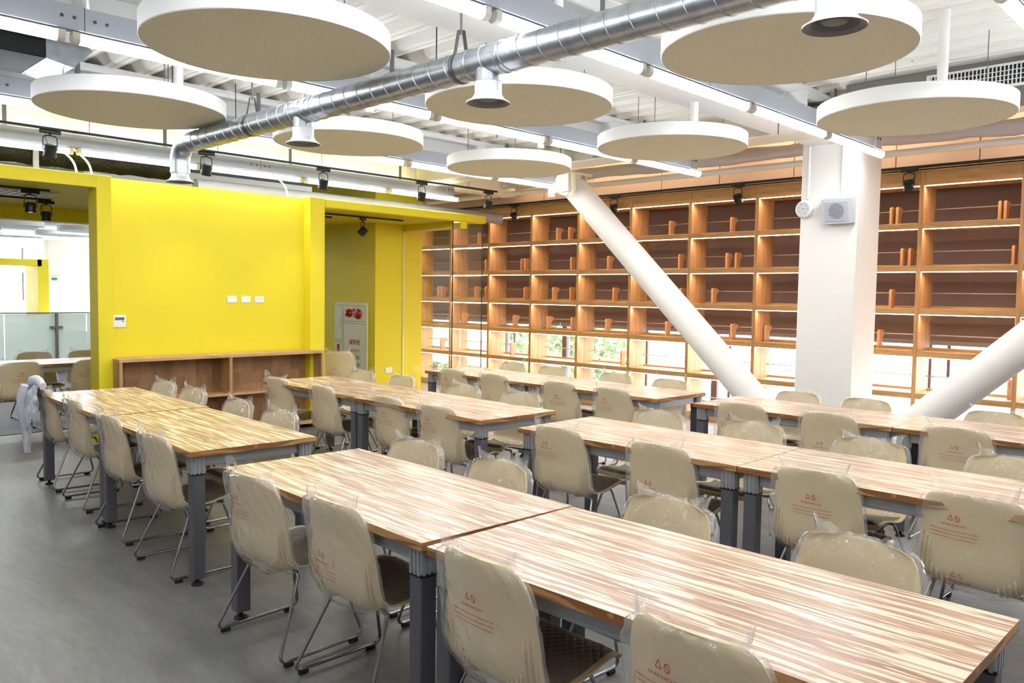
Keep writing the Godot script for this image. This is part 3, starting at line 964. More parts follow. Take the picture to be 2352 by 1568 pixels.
	for ch in [mie, huo, qi]:
		strokes(w, ch, Vector2(0.094, yy), 0.052, 0.006, 0.0455)
		yy -= 0.075
	obj("white_lettering", w, M.plastic_white, h)
	obj("small_print", bx(v3(0.06, 0.40, 0.042), v3(0.19, 0.412, 0.0445)), M.print_dark, h)

# ------------------------------------------------------------------ things under the ceiling
func batten_proto() -> Node3D:
	var o := Node3D.new()
	var ln := 1.2
	obj("housing", bx(v3(-0.020, 0.016, -ln / 2), v3(0.020, 0.030, ln / 2), 0.003), M.trunking, o)
	# half-round diffuser
	var rows := []
	for e in [-ln / 2 + 0.035, ln / 2 - 0.035]:
		var row := []
		for s in 17:
			var a := PI * 0.78 + PI * 1.44 * s / 16.0
			row.append(v3(0.029 * cos(a), 0.0 + 0.029 * sin(a), e))
		rows.append(row)
	var t := obj("diffuser_tube", MB.new().grid(rows, true), M.tube_glow, o)
	area_light(t, "tube_light", v3(0, -0.030, 0), Vector2(0.05, ln - 0.1), BATTEN_ENERGY, Color(1.0, 0.985, 0.965))
	for e in [-1.0, 1.0]:
		var cap := MB.new()
		var pr := PackedVector2Array()
		for s in 13:
			var a := PI + PI * s / 12.0
			pr.append(Vector2(0.031 * cos(a), 0.0 + 0.031 * sin(a)))
		pr.append(Vector2(0.028, 0.028))
		pr.append(Vector2(-0.028, 0.028))
		cap.prism(pr, e * (ln / 2 - 0.018) - 0.018, e * (ln / 2 - 0.018) + 0.018)
		obj("end_cap", cap, M.tube_cap, o)
	return o

const BATTEN_ENERGY := 0.36

func build_ceiling_things() -> void:
	# light lines
	var proto := batten_proto()
	var lines := ["over the yellow wall", "left of the centre discs", "in the middle line", "in the line to the white column", "in the top right line"]
	for k in 5:
		for j in 7:
			var z := -7.0 + 1.235 * j
			var o: Node3D = proto.duplicate()
			o.name = numbered("light_batten")
			add_child(o)
			o.position = v3(LIGHT_X[k], 2.893, z)
			tag(o, "glowing white tube batten %s, %s from the shelf wall" % [lines[k], NTH[j]], "light", "tube battens under the trunkings")
	for j in 7:  # a line out of view, placed to light the right of the hall
		var o: Node3D = proto.duplicate()
		o.name = numbered("light_batten")
		add_child(o)
		o.position = v3(0.9, 2.90, -7.0 + 1.235 * j)
		tag(o, "unseen glowing white tube batten in the line by the end wall, %s from the shelf wall" % [NTH[j]], "light", "tube battens under the trunkings")
	proto.queue_free()
	# discs
	var dp := Node3D.new()
	var rim := MB.new().lathe([Vector2(0.598, 0.0), Vector2(0.602, 0.004), Vector2(0.602, 0.096), Vector2(0.598, 0.10)], 96)
	rim.lathe([Vector2(0.598, 0.10), Vector2(0.0, 0.10)], 96)
	obj("rim", rim, M.disc_rim, dp)
	obj("felt_face", MB.new().lathe([Vector2(0.0, 0.001), Vector2(0.598, 0.001)], 96), M.disc_felt, dp)
	for a in [0.6, 2.7, 4.8]:
		obj("suspension_wire", MB.new().tube([v3(0.42 * cos(a), 0.1, 0.42 * sin(a)), v3(0.42 * cos(a), 0.50, 0.42 * sin(a))], 0.003, 5, false), M.strap, dp)
	var discs := [[-3.78, -2.10, "large round white disc at the top left of the hall"], [-5.80, -2.20, "round white disc beside the yellow pavilion, nearest the lintel"], [-3.70, -3.82, "round white disc in the centre, behind the duct outlet"], [-5.66, -3.86, "round white disc over the yellow wall end, left of centre"], [-5.58, -5.64, "small looking round white disc above the brace top"], [-3.77, -5.69, "round white disc between brace and column"], [-1.90, -3.84, "large round white disc at the top right"], [-1.93, -5.76, "round white disc at the right before the column"]]
	var k := 0
	for d in discs:
		var o: Node3D = dp.duplicate()
		o.name = numbered("ceiling_disc")
		add_child(o)
		o.position = v3(d[0], 2.80, d[1])
		o.rotation.y = k * 0.7
		tag(o, d[2], "ceiling disc", "round acoustic discs under the ceiling")
		k += 1
	dp.queue_free()
	# sprinkler-like white drop pipes that come down behind the discs
	for q in [[-5.35, -2.32, "upper left"], [-3.05, -3.45, "centre"], [-4.95, -3.55, "duct elbow"], [-4.95, -5.4, "brace top"], [-3.35, -5.35, "column side"], [-1.62, -5.3, "right hand"]]:
		var o := obj("drop_pipe", MB.new().tube([v3(0, 0, 0), v3(0, 0.42, 0)], 0.030, 14), M.white_paint, null, v3(q[0], 2.90, q[1]))
		tag(o, "white drop pipe coming down onto the %s disc" % q[2], "pipe", "white drop pipes")
	# thin dark threaded rods between deck and services
	for q in [[-6.1, -2.6, 2.95], [-6.5, -3.3, 2.95], [-3.85, -3.25, 2.95], [-5.1, -5.0, 2.95], [-4.7, -4.3, 2.95], [-5.5, -6.3, 2.95], [-3.2, -6.4, 2.95], [-2.1, -6.2, 3.3]]:
		var o := obj("threaded_rod", MB.new().tube([v3(0, 0, 0), v3(0, 3.32 - q[2], 0)], 0.004, 6), M.bolt, null, v3(q[0], q[2], q[1]))
		tag(o, "thin dark threaded rod hanging from the deck", "rod", "thin threaded rods under the deck")
	spiral_duct()
	tracks()
	services()

func spiral_duct() -> void:
	var y := 2.72
	var z := -2.76
	var r := 0.074
	var o := thing("spiral_duct", "long galvanised spiral duct with drop outlets crossing below the beams", "duct", v3(0, y, z))
	var x1 := 2.0
	var x0 := -6.22
	obj("pipe", MB.new().tube([v3(x1, 0, 0), v3(x0, 0, 0)], r, 40, false), M.galvanised, o)
	# helical seam
	var path := []
	var pitch := 0.125
	var n := int((x1 - x0) / pitch) * 20
	for k in n + 1:
		var a := TAU * k / 20.0
		path.append(v3(x1 - pitch * k / 20.0, (r + 0.0005) * sin(a), (r + 0.0005) * cos(a)))
	obj("seam", MB.new().tube(path, 0.0032, 5, false), M.galvanised, o)
	# elbow and end drop
	var el := []
	for k in 9:
		var a := PI / 2 * k / 8.0
		el.append(v3(x0 - 0.13 * sin(a), -0.13 + 0.13 * cos(a), 0))
	el.append(v3(x0 - 0.13, -0.22, 0))
	obj("elbow", MB.new().tube(el, r, 36, false), M.galvanised, o)
	outlet(o, v3(x0 - 0.13, -0.19, 0))
	for x in [-4.55, -2.88, -1.19]:
		obj("tee_branch", MB.new().tube([v3(x, 0, 0), v3(x, -0.115, 0)], 0.062, 32, false), M.galvanised, o)
		for e in [-0.11, 0.11]:
			var b := MB.new()
			b.t = Transform3D(Basis(Vector3.BACK, PI / 2), v3(x + e, 0, 0))
			b.lathe([Vector2(r + 0.001, -0.012), Vector2(r + 0.004, -0.006), Vector2(r + 0.004, 0.006), Vector2(r + 0.001, 0.012)], 36)
			obj("coupling_band", b, M.galvanised, o)
		outlet(o, v3(x, -0.105, 0))
	# hangers
	for q in [-3.08, -5.2]:
		var h := thing("duct_hanger", "steel strap hanger holding the spiral duct, %s" % ("near the centre disc" if q == -3.08 else "near the duct elbow" if q == -5.2 else "near the top right disc"), "hanger", v3(q, y, z), 0, "strap hangers on the spiral duct")
		var rows := []
		for e in [-0.013, 0.013]:
			var row := []
			var pts := [v3(0, 0.185, 0.016)]
			for k in 17:
				var a := PI * 0.17 + (TAU - PI * 0.34) * k / 16.0
				pts.append(v3(0, (r + 0.004) * cos(a), (r + 0.004) * sin(a)))
			pts.append(v3(0, 0.185, -0.016))
			pts.append(v3(0, 0.185, 0.016))
			for p in pts:
				row.append(p + v3(e, 0, 0))
			rows.append(row)
		obj("strap", MB.new().grid(rows), M.strap, h)
		obj("rod", MB.new().tube([v3(0, 0.165, 0), v3(0, 0.31, 0)], 0.006, 8), M.strap, h)
		obj("clamp", bx(v3(-0.02, 0.295, -0.025), v3(0.02, 0.331, 0.025), 0.003), M.strap, h)

func outlet(parent: Node3D, at: Vector3) -> void:
	var o := obj("air_outlet", MB.new().lathe([Vector2(0.105, -0.098), Vector2(0.106, -0.093), Vector2(0.080, -0.078), Vector2(0.0665, -0.055), Vector2(0.065, 0.0), Vector2(0.068, 0.004), Vector2(0.062, 0.006)], 40, at), M.outlet_white, parent)
	obj("throat", MB.new().lathe([Vector2(0.055, -0.03), Vector2(0.060, -0.06), Vector2(0.082, -0.088), Vector2(0.105, -0.098)].map(func(p): return p), 40, at), M.outlet_inside, o)
	obj("core", MB.new().lathe([Vector2(0.0, -0.085), Vector2(0.040, -0.083), Vector2(0.050, -0.072), Vector2(0.036, -0.04)], 32, at), M.outlet_inside, o)

# one track spotlight: adapter box, yoke, can, cable; hangs at the origin, can tipped by tilt
func spotlight(at: Vector3, turn: float, tilt: float, label: String, energy: float) -> void:
	var o := thing("track_spotlight", label, "spotlight", at, turn, "black track spotlights")
	obj("adapter", bx(v3(-0.018, -0.035, -0.085), v3(0.018, 0.0, 0.085), 0.006), M.black, o)
	var yk := fillet([v3(0, -0.175, 0.056), v3(0, -0.055, 0.056), v3(0, -0.045, 0.0), v3(0, -0.055, -0.056), v3(0, -0.175, -0.056)], 0.03)
	obj("yoke", MB.new().tube(yk, 0.005, 6), M.black, o)
	obj("stem", MB.new().tube([v3(0, -0.03, 0), v3(0, -0.05, 0)], 0.012, 10), M.black, o)
	var b := Basis(Vector3.BACK, tilt)
	var can := MB.new()
	can.t = Transform3D(b, v3(0, -0.175, 0))
	can.lathe([Vector2(0.0, 0.05), Vector2(0.036, 0.05), Vector2(0.045, 0.04), Vector2(0.047, 0.02), Vector2(0.050, 0.012), Vector2(0.050, -0.035), Vector2(0.053, -0.04), Vector2(0.053, -0.052), Vector2(0.044, -0.052)].map(func(p): return p) , 24)
	obj("lamp_can", can, M.black, o)
	var fins := MB.new()
	fins.t = can.t
	for k in 4:
		fins.lathe([Vector2(0.044, 0.016 + k * 0.009), Vector2(0.051, 0.017 + k * 0.009), Vector2(0.051, 0.020 + k * 0.009), Vector2(0.044, 0.021 + k * 0.009)], 24)
	obj("cooling_fins", fins, M.black, o)
	var ln := MB.new()
	ln.t = can.t
	ln.lathe([Vector2(0.0, -0.046), Vector2(0.045, -0.046)], 20)
	obj("lamp_lens", ln, M.spot_glow if energy > 0.0 else M.lens, o)
	obj("cable", MB.new().tube(fillet([v3(0.01, -0.03, 0.03), v3(0.03, -0.08, 0.05), v3(0.02, -0.13, 0.02)], 0.03), 0.0025, 5), M.black, o)
	if energy > 0.0:
		var s := SpotLight3D.new()
		s.name = "spot_light"
		s.light_energy = energy
		s.light_color = Color(1.0, 0.95, 0.88)
		s.spot_angle = 32.0
		s.spot_range = 30.0
		s.spot_attenuation = 2.0
		s.spot_angle_attenuation = 0.8
		s.light_size = 0.04
		s.shadow_enabled = true
		var down := b * Vector3.DOWN
		s.transform = Transform3D(Basis.looking_at(down, Vector3.RIGHT if absf(down.y) > 0.9 else Vector3.UP), v3(0, -0.175, 0) + down * 0.056)
		o.add_child(s, true)

func tracks() -> void:
	# long track in front of the yellow wall
	var t := thing("ceiling_track", "long black track hung in front of the yellow pavilion wall", "track", v3(-7.86, 2.955, 0), 0, "black tracks")
	obj("rail", bx(v3(-0.018, 0.0, -7.72), v3(0.018, 0.022, 1.0), 0.003), M.black, t)
	for z in [-7.2, -6.1, -5.0, -3.8, -2.6, -1.6]:
		obj("suspension_wire", MB.new().tube([v3(0, 0.02, z), v3(0, 0.5, z)], 0.003, 5, false), M.bolt, t)
	var zs := [-2.28, -3.68, -5.02, -6.42, -7.56]
	var names5 := ["leftmost", "second from the left", "third from the left", "fourth from the left", "last before the shelf wall"]
	for k in 5:
		spotlight(v3(-7.86, 2.955, zs[k]), 0.0, -0.35, "black spotlight on the long track, %s" % names5[k], 0.35)
	# track along the shelf wall
	var u := thing("ceiling_track", "black track along the top of the shelf wall", "track", v3(0, 2.985, -9.15), 0, "black tracks")
	obj("rail", bx(v3(-10.9, 0.0, -0.03), v3(2.0, 0.026, 0.02), 0.003), M.black, u)
	var xs := [[-8.9, "nearest the pavilion"], [-6.96, "beside the sloping brace"], [-5.06, "left of the column"], [-3.07, "right of the column"]]
	for q in xs:
		spotlight(v3(q[0], 2.985, -9.12), PI / 2, 0.5, "dark spotlight on the shelf wall track, %s" % q[1], 0.0)
	# pavilion interior spots
	spotlight(v3(-9.35, 2.58, -2.52), 0.0, 0.0, "black spotlight inside the left opening, on the front track", 0.3)
	spotlight(v3(-10.35, 2.58, -2.35), 0.0, 0.0, "black spotlight at the picture edge inside the left opening", 0.3)
	spotlight(v3(-10.35, 2.58, -3.05 + 0.1), 0.0, 0.0, "black spotlight inside the left opening, on the rear track", 0.3)
	spotlight(v3(-8.95, 2.57, -6.32), 0.6, -0.75, "black spotlight under the yellow roof above the hydrant cabinet", 0.5)  # lit and aimed to brighten the hydrant bay

func services() -> void:
	# two white ducts along the shelf wall
	var o := thing("wrapped_duct", "wrinkled white wrapped duct running along above the shelf wall", "duct", v3(0, 3.25, -8.75))
	var rows := []
	var nz := noise(0.9, 91, 3)
	for k in 120:
		var x := -10.6 + k * 0.13
		var row := []
		for s in 17:
			var a := TAU * (s % 16) / 16.0
			var r := 0.075 * (1.0 + 0.35 * nz.get_noise_2d(x * 1.5, 3.0 * cos(a)))
			row.append(v3(x, 0.03 * nz.get_noise_1d(x * 1.2 + 50) + r * cos(a), r * sin(a)))
		rows.append(row)
	obj("wrap", MB.new().grid(rows), M.duct_wrap, o)
	for x in [-8.05, -5.5, -3.6, -1.72, 0.2]:
		obj("hanger", MB.new().tube([v3(x, 0.06, 0), v3(x, 0.3, 0)], 0.005, 6), M.bolt, o)
	var p := obj("white_pipe", MB.new().tube([v3(-10.6, 0, 0), v3(4.9, 0, 0)], 0.036, 20), M.white_paint, null, v3(0, 3.10, -8.78))
	tag(p, "slim white pipe below the wrapped duct at the shelf wall", "pipe")
	# unseen warm light line over the ducts, placed to light the wall panels
	for k in 5:
		var cv := thing("unseen_cove_light", "unseen warm light line above the white ducts, %s from the pavilion" % NTH[k], "light", v3(-9.0 + 2.6 * k, 3.46, -8.80), 0, "unseen warm light lines over the ducts")
		obj("unseen_cove_bar", bx(v3(-1.15, -0.015, -0.02), v3(1.15, 0.0, 0.0), 0.002), M.white_paint, cv)
		var gl := obj("unseen_cove_lens", bx(v3(-1.12, -0.013, -0.024), v3(1.12, -0.002, -0.02)), M.unseen_cove_glow, cv)
		area_light(gl, "unseen_cove_area", v3(0, -0.008, -0.03), Vector2(2.2, 0.02), 0.8, Color(1.0, 0.92, 0.76), Vector3.ZERO)
	# conduits and devices on the column
	for q in [[-3.465, 2.545, 3.06], [-3.14, 2.54, 3.06]]:
		var c := obj("conduit", MB.new().tube([v3(0, 0, 0), v3(0, q[2] - q[1], 0)], 0.014, 12), M.white_paint, null, v3(q[0], q[1], -7.586))
		tag(c, "white conduit on the column above the %s" % ("round sounder" if q[0] < -3.3 else "square loudspeaker"), "conduit", "white conduits on the column")
	var rs := thing("round_sounder", "round white sounder with spoked face on the column", "sounder", v3(-3.488, 2.452, -7.60))
	var sb := MB.new()
	sb.t = Transform3D(Basis(Vector3.RIGHT, PI / 2), Vector3.ZERO)
	sb.lathe([Vector2(0.083, 0.0), Vector2(0.083, 0.05), Vector2(0.076, 0.062), Vector2(0.064, 0.066)], 36)
	obj("body", sb, M.plastic_white, rs)
	var sf := MB.new()
	sf.t = sb.t
	sf.lathe([Vector2(0.064, 0.062), Vector2(0.0, 0.062)], 36)
	obj("face", sf, M.plastic_grey, rs)
	for k in 4:
		var bar := obj("spoke", bx(v3(-0.064, -0.002, 0.061), v3(0.064, 0.002, 0.067)), M.plastic_white, rs)
		bar.rotation.z = k * PI / 4 + 0.1
	obj("led_dot", MB.new().tube([v3(0, 0, 0.06), v3(0, 0, 0.069)], 0.006, 10), M.black, rs)
	obj("led_dot", MB.new().tube([v3(-0.012, -0.073, 0.05), v3(-0.012, -0.073, 0.064)], 0.005, 10), M.black, rs)
	var l := thing("wall_loudspeaker", "square grey loudspeaker box on the column", "loudspeaker", v3(-3.152, 2.42, -7.60))
	var lb := PackedVector2Array([Vector2(0.0, -0.115), Vector2(0.075, -0.125), Vector2(0.115, 0.10), Vector2(0.0, 0.125)])
	var lm := MB.new()
	lm.t = Transform3D(Basis(v3(0, 0, 1), v3(0, 1, 0), v3(-1, 0, 0)), Vector3.ZERO)
	lm.prism(lb, -0.14, 0.14)
	obj("box", lm, M.plastic_grey, l)
	var tilt := atan2(0.04, 0.225)
	var gp := obj("grille", bx(v3(-0.115, -0.095, 0.0), v3(0.115, 0.095, 0.006), 0.003), M.plastic_grey, l, v3(0, -0.012, 0.095))
	gp.rotation.x = tilt
	var gd := MB.new()
	for k in 19:
		var yy := -0.085 + k * 0.0095
		var half := sqrt(maxf(0.0, 0.072 * 0.072 - yy * yy))
		if half > 0.01:
			gd.box(v3(-half, yy, 0.005), v3(half, yy + 0.005, 0.0068))
	obj("speaker_slots", gd, M.grille_grey, gp)
	var gl2 := MB.new()
	for k in 19:
		gl2.box(v3(-0.108, -0.0905 + k * 0.0095, 0.0055), v3(0.108, -0.0885 + k * 0.0095, 0.0064))
	obj("slot_lines", gl2, M.grille_grey, gp)
	# ducted air unit at the right
	var ac := thing("ducted_air_unit", "grey ducted air unit with white grille under the deck at the right", "air unit", v3(-1.95, 3.03, -6.52))
	obj("case", bx(v3(-0.75, 0.0, -0.40), v3(0.80, 0.265, 0.0), 0.006), M.ac_grey, ac)
	obj("grille_frame", bx(v3(-0.15, 0.06, 0.0), v3(0.66, 0.23, 0.014), 0.004), M.plastic_white, ac)
	var gb := MB.new()
	gb.box(v3(-0.12, 0.08, 0.0135), v3(0.63, 0.21, 0.0148))
	obj("grille_void", gb, M.vent_dark, ac)
	for k in 30:
		obj("grille_blade", bx(v3(-0.115 + k * 0.025, 0.08, 0.014), v3(-0.107 + k * 0.025, 0.21, 0.020)), M.plastic_white, ac)
	for k in 3:
		obj("grille_bar", bx(v3(-0.12, 0.108 + k * 0.032, 0.0155), v3(0.63, 0.113 + k * 0.032, 0.0195)), M.plastic_white, ac)
	obj("shade_block", bx(v3(0.80, -0.02, -0.3), v3(0.90, 0.26, 0.06), 0.006), M.black_soft, ac)  # dark block standing in for the shade right of the grille
	# black box and metal transition at the top left
	var bk := thing("air_plenum", "black square air plenum with bare metal hood at the upper left edge", "air plenum", v3(-6.10, 3.06, -1.62), 0.0)
	obj("black_box", bx(v3(-0.30, 0.0, -0.06), v3(0.26, 0.235, 0.75), 0.006), M.black_soft, bk)
	var hood := PackedVector2Array([Vector2(0.06, 0.0), Vector2(0.06, 0.23), Vector2(0.20, 0.22), Vector2(0.34, 0.10), Vector2(0.22, -0.03)])
	var hm := MB.new()
	hm.t = Transform3D(Basis(v3(0, 0, -1), v3(0, 1, 0), v3(1, 0, 0)), Vector3.ZERO)
	hm.prism(hood, -0.30, 0.26)
	obj("metal_hood", hm, M.galvanised, bk)
	# services above the pavilion roof
	var gdk := obj("grey_duct", MB.new().tube([v3(0, 0, 0), v3(0, 0, -4.9)], 0.085, 24), M.duct_grey, null, v3(-9.15, 2.775, -4.15))
	tag(gdk, "grey insulated duct lying above the yellow roof", "duct")
	var fo := thing("foil_duct", "crinkled black foil duct behind the yellow wall top", "duct", v3(-9.3, 2.98, -1.2))
	var fr := []
	for k in 54:
		var zz := -k * 0.052
		var row := []
		for s in 25:
			var a := TAU * (s % 24) / 24.0
			var r := 0.15 * (1.0 + 0.12 * nz.get_noise_3d(zz * 4.0, 3.0 * cos(a), 3.0 * sin(a)))
			row.append(v3(r * cos(a), r * sin(a), zz))
		fr.append(row)
	obj("foil", MB.new().grid(fr, true), M.duct_foil, fo)
	obj("clip", bx(v3(0.12, -0.22, -1.35), v3(0.15, 0.0, -1.30)), M.duct_grey, fo)
	for q in [[-8.75, -2.78], [-8.75, -2.92], [-8.78, -5.12]]:
		var ca := obj("cable", MB.new().tube(fillet([v3(0, 0, 0), v3(0, 0.16, 0.03), v3(-0.02, 0.32, 0.22), v3(-0.1, 0.5, 0.3)], 0.1, 6), 0.011, 8), M.white_paint, null, v3(q[0], 2.68, q[1]))
		tag(ca, "white cable rising from the yellow wall top, %s" % ("by the left frame" if q[1] > -2.85 else "second by the left frame" if q[1] > -3.5 else "by the right post"), "cable", "white cables over the pavilion")
	var beam := structure("roof_edge_beam", bx(v3(-9.0, 3.08, -9.0), v3(-8.76, 3.42, 1.0), 0.004), M.deck_white, "pale edge beam between the hall ceiling and the dark soffit", "beam")
	beam.name = "roof_edge_beam"

# ------------------------------------------------------------------ tables
const TL := 1.55
const TW := 0.745

func table_proto(print_no: int) -> Node3D:
	var o := Node3D.new()
	var hx := TL / 2
	var hz := TW / 2
	# top: printed face with its own coordinates, wooden edge below
	var t := MB.new()
	t.quad(v3(-hx, 0.74, hz), v3(hx, 0.74, hz), v3(hx, 0.74, -hz), v3(-hx, 0.74, -hz))
	for k in 4:
		t.uv[k] = Vector2(t.v[k].x / TL + 0.5, t.v[k].z / TW + 0.5)
	var top := obj("tabletop", bx(v3(-hx, 0.709, -hz), v3(hx, 0.7393, hz), 0.0012), M.table_edge, o)
	obj("printed_face", t, M["table_top_%d" % print_no], top)
	# frame rails between the legs
	for s in [-1.0, 1.0]:
		var a := MB.new()
		a.box(v3(-hx + 0.10, 0.645, s * (hz - 0.055) - 0.012), v3(hx - 0.10, 0.708, s * (hz - 0.055) + 0.012), 0.002)
		a.box(v3(-hx + 0.10, 0.652, s * (hz - 0.055) - 0.015), v3(hx - 0.10, 0.662, s * (hz - 0.055) + 0.015))
		a.box(v3(-hx + 0.10, 0.692, s * (hz - 0.055) - 0.015), v3(hx - 0.10, 0.700, s * (hz - 0.055) + 0.015))
		obj("apron", a, M.alu, o)
		var b := MB.new()
		b.box(v3(s * (hx - 0.065) - 0.012, 0.645, -hz + 0.09), v3(s * (hx - 0.065) + 0.012, 0.708, hz - 0.09), 0.002)
		b.box(v3(s * (hx - 0.065) - 0.015, 0.652, -hz + 0.09), v3(s * (hx - 0.065) + 0.015, 0.662, hz - 0.09))
		b.box(v3(s * (hx - 0.065) - 0.015, 0.692, -hz + 0.09), v3(s * (hx - 0.065) + 0.015, 0.700, hz - 0.09))
		obj("apron", b, M.alu, o)
	for sx in [-1.0, 1.0]:
		for sz in [-1.0, 1.0]:
			var c := v3(sx * (hx - 0.063), 0, sz * (hz - 0.055))
			var leg := obj("leg", bx(v3(-0.034, 0.038, -0.034), v3(0.034, 0.605, 0.034), 0.004), M.leg_dark, o, c)
			var br := MB.new()
			br.box(v3(-0.036, 0.610, -0.036), v3(0.036, 0.7085, 0.036), 0.006)
			for f in [-0.026, -0.004, 0.018]:
				for e in [-1.0, 1.0]:
					br.box(v3(f, 0.610, e * 0.036 - 0.004), v3(f + 0.010, 0.7085, e * 0.036 + 0.004))
					br.box(v3(e * 0.036 - 0.004, 0.610, f), v3(e * 0.036 + 0.004, 0.7085, f + 0.010))
			obj("corner_bracket", br, M.alu, leg)
			obj("joint_collar", bx(v3(-0.0365, 0.604, -0.0365), v3(0.0365, 0.6105, 0.0365)), M.black, leg)
			obj("levelling_foot", MB.new().lathe([Vector2(0.032, 0.0), Vector2(0.033, 0.006), Vector2(0.022, 0.014), Vector2(0.010, 0.018), Vector2(0.010, 0.04)], 16), M.rubber, leg)
	return o

func build_tables() -> void:
	var protos := [table_proto(0), table_proto(1)]
	var list := [
		[-2.905, -2.165, -0.037, "plank-look table at the front, left half of the nearest pair"],
		[-1.300, -2.125, 0.0, "plank-look table filling the lower right foreground"],
		[-6.499, -2.335, -0.037, "plank-look table nearest the yellow pavilion opening"],
		[-4.925, -2.255, -0.037, "plank-look table at front left with a free corner leg"],
		[-6.270, -4.205, -0.020, "plank-look table touching the low bookcase end"],
		[-4.715, -4.150, -0.020, "plank-look table in the middle of the hall, right half of its pair"],
		[-2.810, -4.111, 0.0, "plank-look table in the middle right row, left half"],
		[-1.255, -4.111, 0.0, "plank-look table in the middle right row, cut by the picture edge"],
		[-6.155, -6.090, -0.020, "plank-look table at the back beside the glass corner"],
		[-4.600, -6.060, -0.020, "plank-look table at the back below the sloping brace"],
		[-2.726, -6.060, -0.010, "plank-look table at the back in front of the column"],
		[-1.172, -6.045, -0.010, "plank-look table at the back right, cut by the picture edge"],
		[-10.35, -3.02, 0.0, "plank-look table inside the pavilion, seen through the left opening"],
		[-10.35, -1.45, 0.0, "plank-look table inside the pavilion at the left picture edge"]]
	for k in list.size():
		var q: Array = list[k]
		var o: Node3D = protos[k % 2].duplicate()
		o.name = numbered("reading_table")
		add_child(o)
		o.position = v3(q[0], 0, q[1])
		o.rotation.y = q[2] if k < 12 else PI / 2
		if k == 0 or k == 1:
			o.scale = v3(1.02, 1, 1.03)
		tag(o, q[3], "table", "plank-look reading tables")
	for p in protos:
		p.queue_free()

# ------------------------------------------------------------------ chairs
var prof: Array = []     # points (z, y) of the shell's middle line, front lip to top edge

func shell_point(u: float, v: float) -> Array:
	# u -1..1 across, v 0..1 along; gives [point on the sitter's side, normal towards the sitter]
	var n := prof.size() - 1
	var f := clampf(v, 0.0, 1.0) * n
	var i := mini(int(f), n - 1)
	var w := f - i
	var p: Vector2 = prof[i].lerp(prof[i + 1], w)
	var d: Vector2 = (prof[i + 1] - prof[i]).normalized()
	if i > 0 and w < 0.5:
		d = ((prof[i + 1] - prof[i]).normalized() + (prof[i] - prof[i - 1]).normalized()).lerp((prof[i + 1] - prof[i]).normalized() * 2.0, w * 2.0).normalized()
	# profile runs from the front backwards and up: the sitter's side lies to its left (d = (z, y))
	var nrm := v3(0, d.x, -d.y)
	var half := lerpf(0.205, 0.232, smoothstep(0.0, 0.35, v))
	half = lerpf(half, 0.206, smoothstep(0.5, 1.0, v))
	if v > 0.86:
		half -= 0.075 * (1.0 - sqrt(maxf(0.0, 1.0 - pow((v - 0.86) / 0.14, 2.0))))
	if v < 0.10:
		half -= 0.06 * (1.0 - sqrt(maxf(0.0, 1.0 - pow((0.10 - v) / 0.10, 2.0))))
	var bend := lerpf(0.012, 0.046, smoothstep(0.3, 0.55, v))
	bend = lerpf(bend, 0.030, smoothstep(0.7, 1.0, v))
	var q := v3(u * half, p.y, p.x) + nrm * bend * pow(absf(u), 2.2)
	var sag := 0.012 * (1.0 - u * u) * smoothstep(0.9, 1.0, v)
	q.y += sag
	var tilt := -bend * 2.2 * pow(absf(u), 1.2) * signf(u) / half
	return [q, (nrm + Vector3.RIGHT * tilt).normalized()]

func make_profile() -> void:
	var pts := [Vector2(-0.472, 0.388), Vector2(-0.455, 0.414), Vector2(-0.40, 0.424), Vector2(-0.28, 0.402), Vector2(-0.175, 0.380), Vector2(-0.105, 0.380), Vector2(-0.060, 0.415), Vector2(-0.042, 0.49), Vector2(-0.035, 0.585), Vector2(-0.022, 0.685), Vector2(0.0, 0.782)]
	prof = []
	for i in pts.size() - 1:
		var a: Vector2 = pts[maxi(i - 1, 0)]
		var b: Vector2 = pts[i]
		var c: Vector2 = pts[i + 1]
		var d: Vector2 = pts[mini(i + 2, pts.size() - 1)]
		for s in 6:
			prof.append(b.cubic_interpolate(c, a, d, s / 6.0))
	prof.append(pts[-1])

func shell_mesh() -> ArrayMesh:
	var m := MB.new()
	var nu := 20
	var nv := 44
	var ins := []
	var outs := []
	for j in nv + 1:
		var a := []
		var b := []
		for i in nu + 1:
			var q := shell_point(-1.0 + 2.0 * i / nu, float(j) / nv)
			a.append(q[0])
			b.append(q[0] - q[1] * 0.007)
		ins.append(a)
		outs.append(b)
	m.grid(ins)
	m.grid(outs, true)
	# rim strip
	var loop := []
	for i in nu + 1:
		loop.append([0, i])
	for j in range(1, nv + 1):
		loop.append([j, nu])
	for i in range(nu - 1, -1, -1):
		loop.append([nv, i])
	for j in range(nv - 1, -1, -1):
		loop.append([j, 0])
	var r0 := []
	var r1 := []
	for q in loop:
		r0.append(ins[q[0]][q[1]])
		r1.append(outs[q[0]][q[1]])
	m.grid([r1, r0])
	# moulded ribs on the back of the lower corners
	var ribs := [[0.93, 0.50, 0.82], [0.85, 0.48, 0.80], [0.77, 0.46, 0.78], [0.69, 0.44, 0.66], [0.60, 0.43, 0.635], [0.51, 0.42, 0.615], [0.42, 0.42, 0.60]]
	for sg in [-1.0, 1.0]:
		for q in ribs:
			var rows := []
			for k in 15:
				var v := lerpf(q[1], q[2], k / 14.0)
				var p := shell_point(sg * q[0], v)
				var hh := 0.017 * sqrt(maxf(0.0, sin(PI * k / 14.0)))
				var base: Vector3 = p[0] - p[1] * 0.0065
				var row := []
				for e in [[-0.0035, 0.0], [-0.0020, 1.0], [0.0020, 1.0], [0.0035, 0.0]]:
					row.append(base + Vector3.RIGHT * e[0] - p[1] * hh * e[1])
				rows.append(row)
			m.grid(rows, true)
	return m.mesh(M.shell)

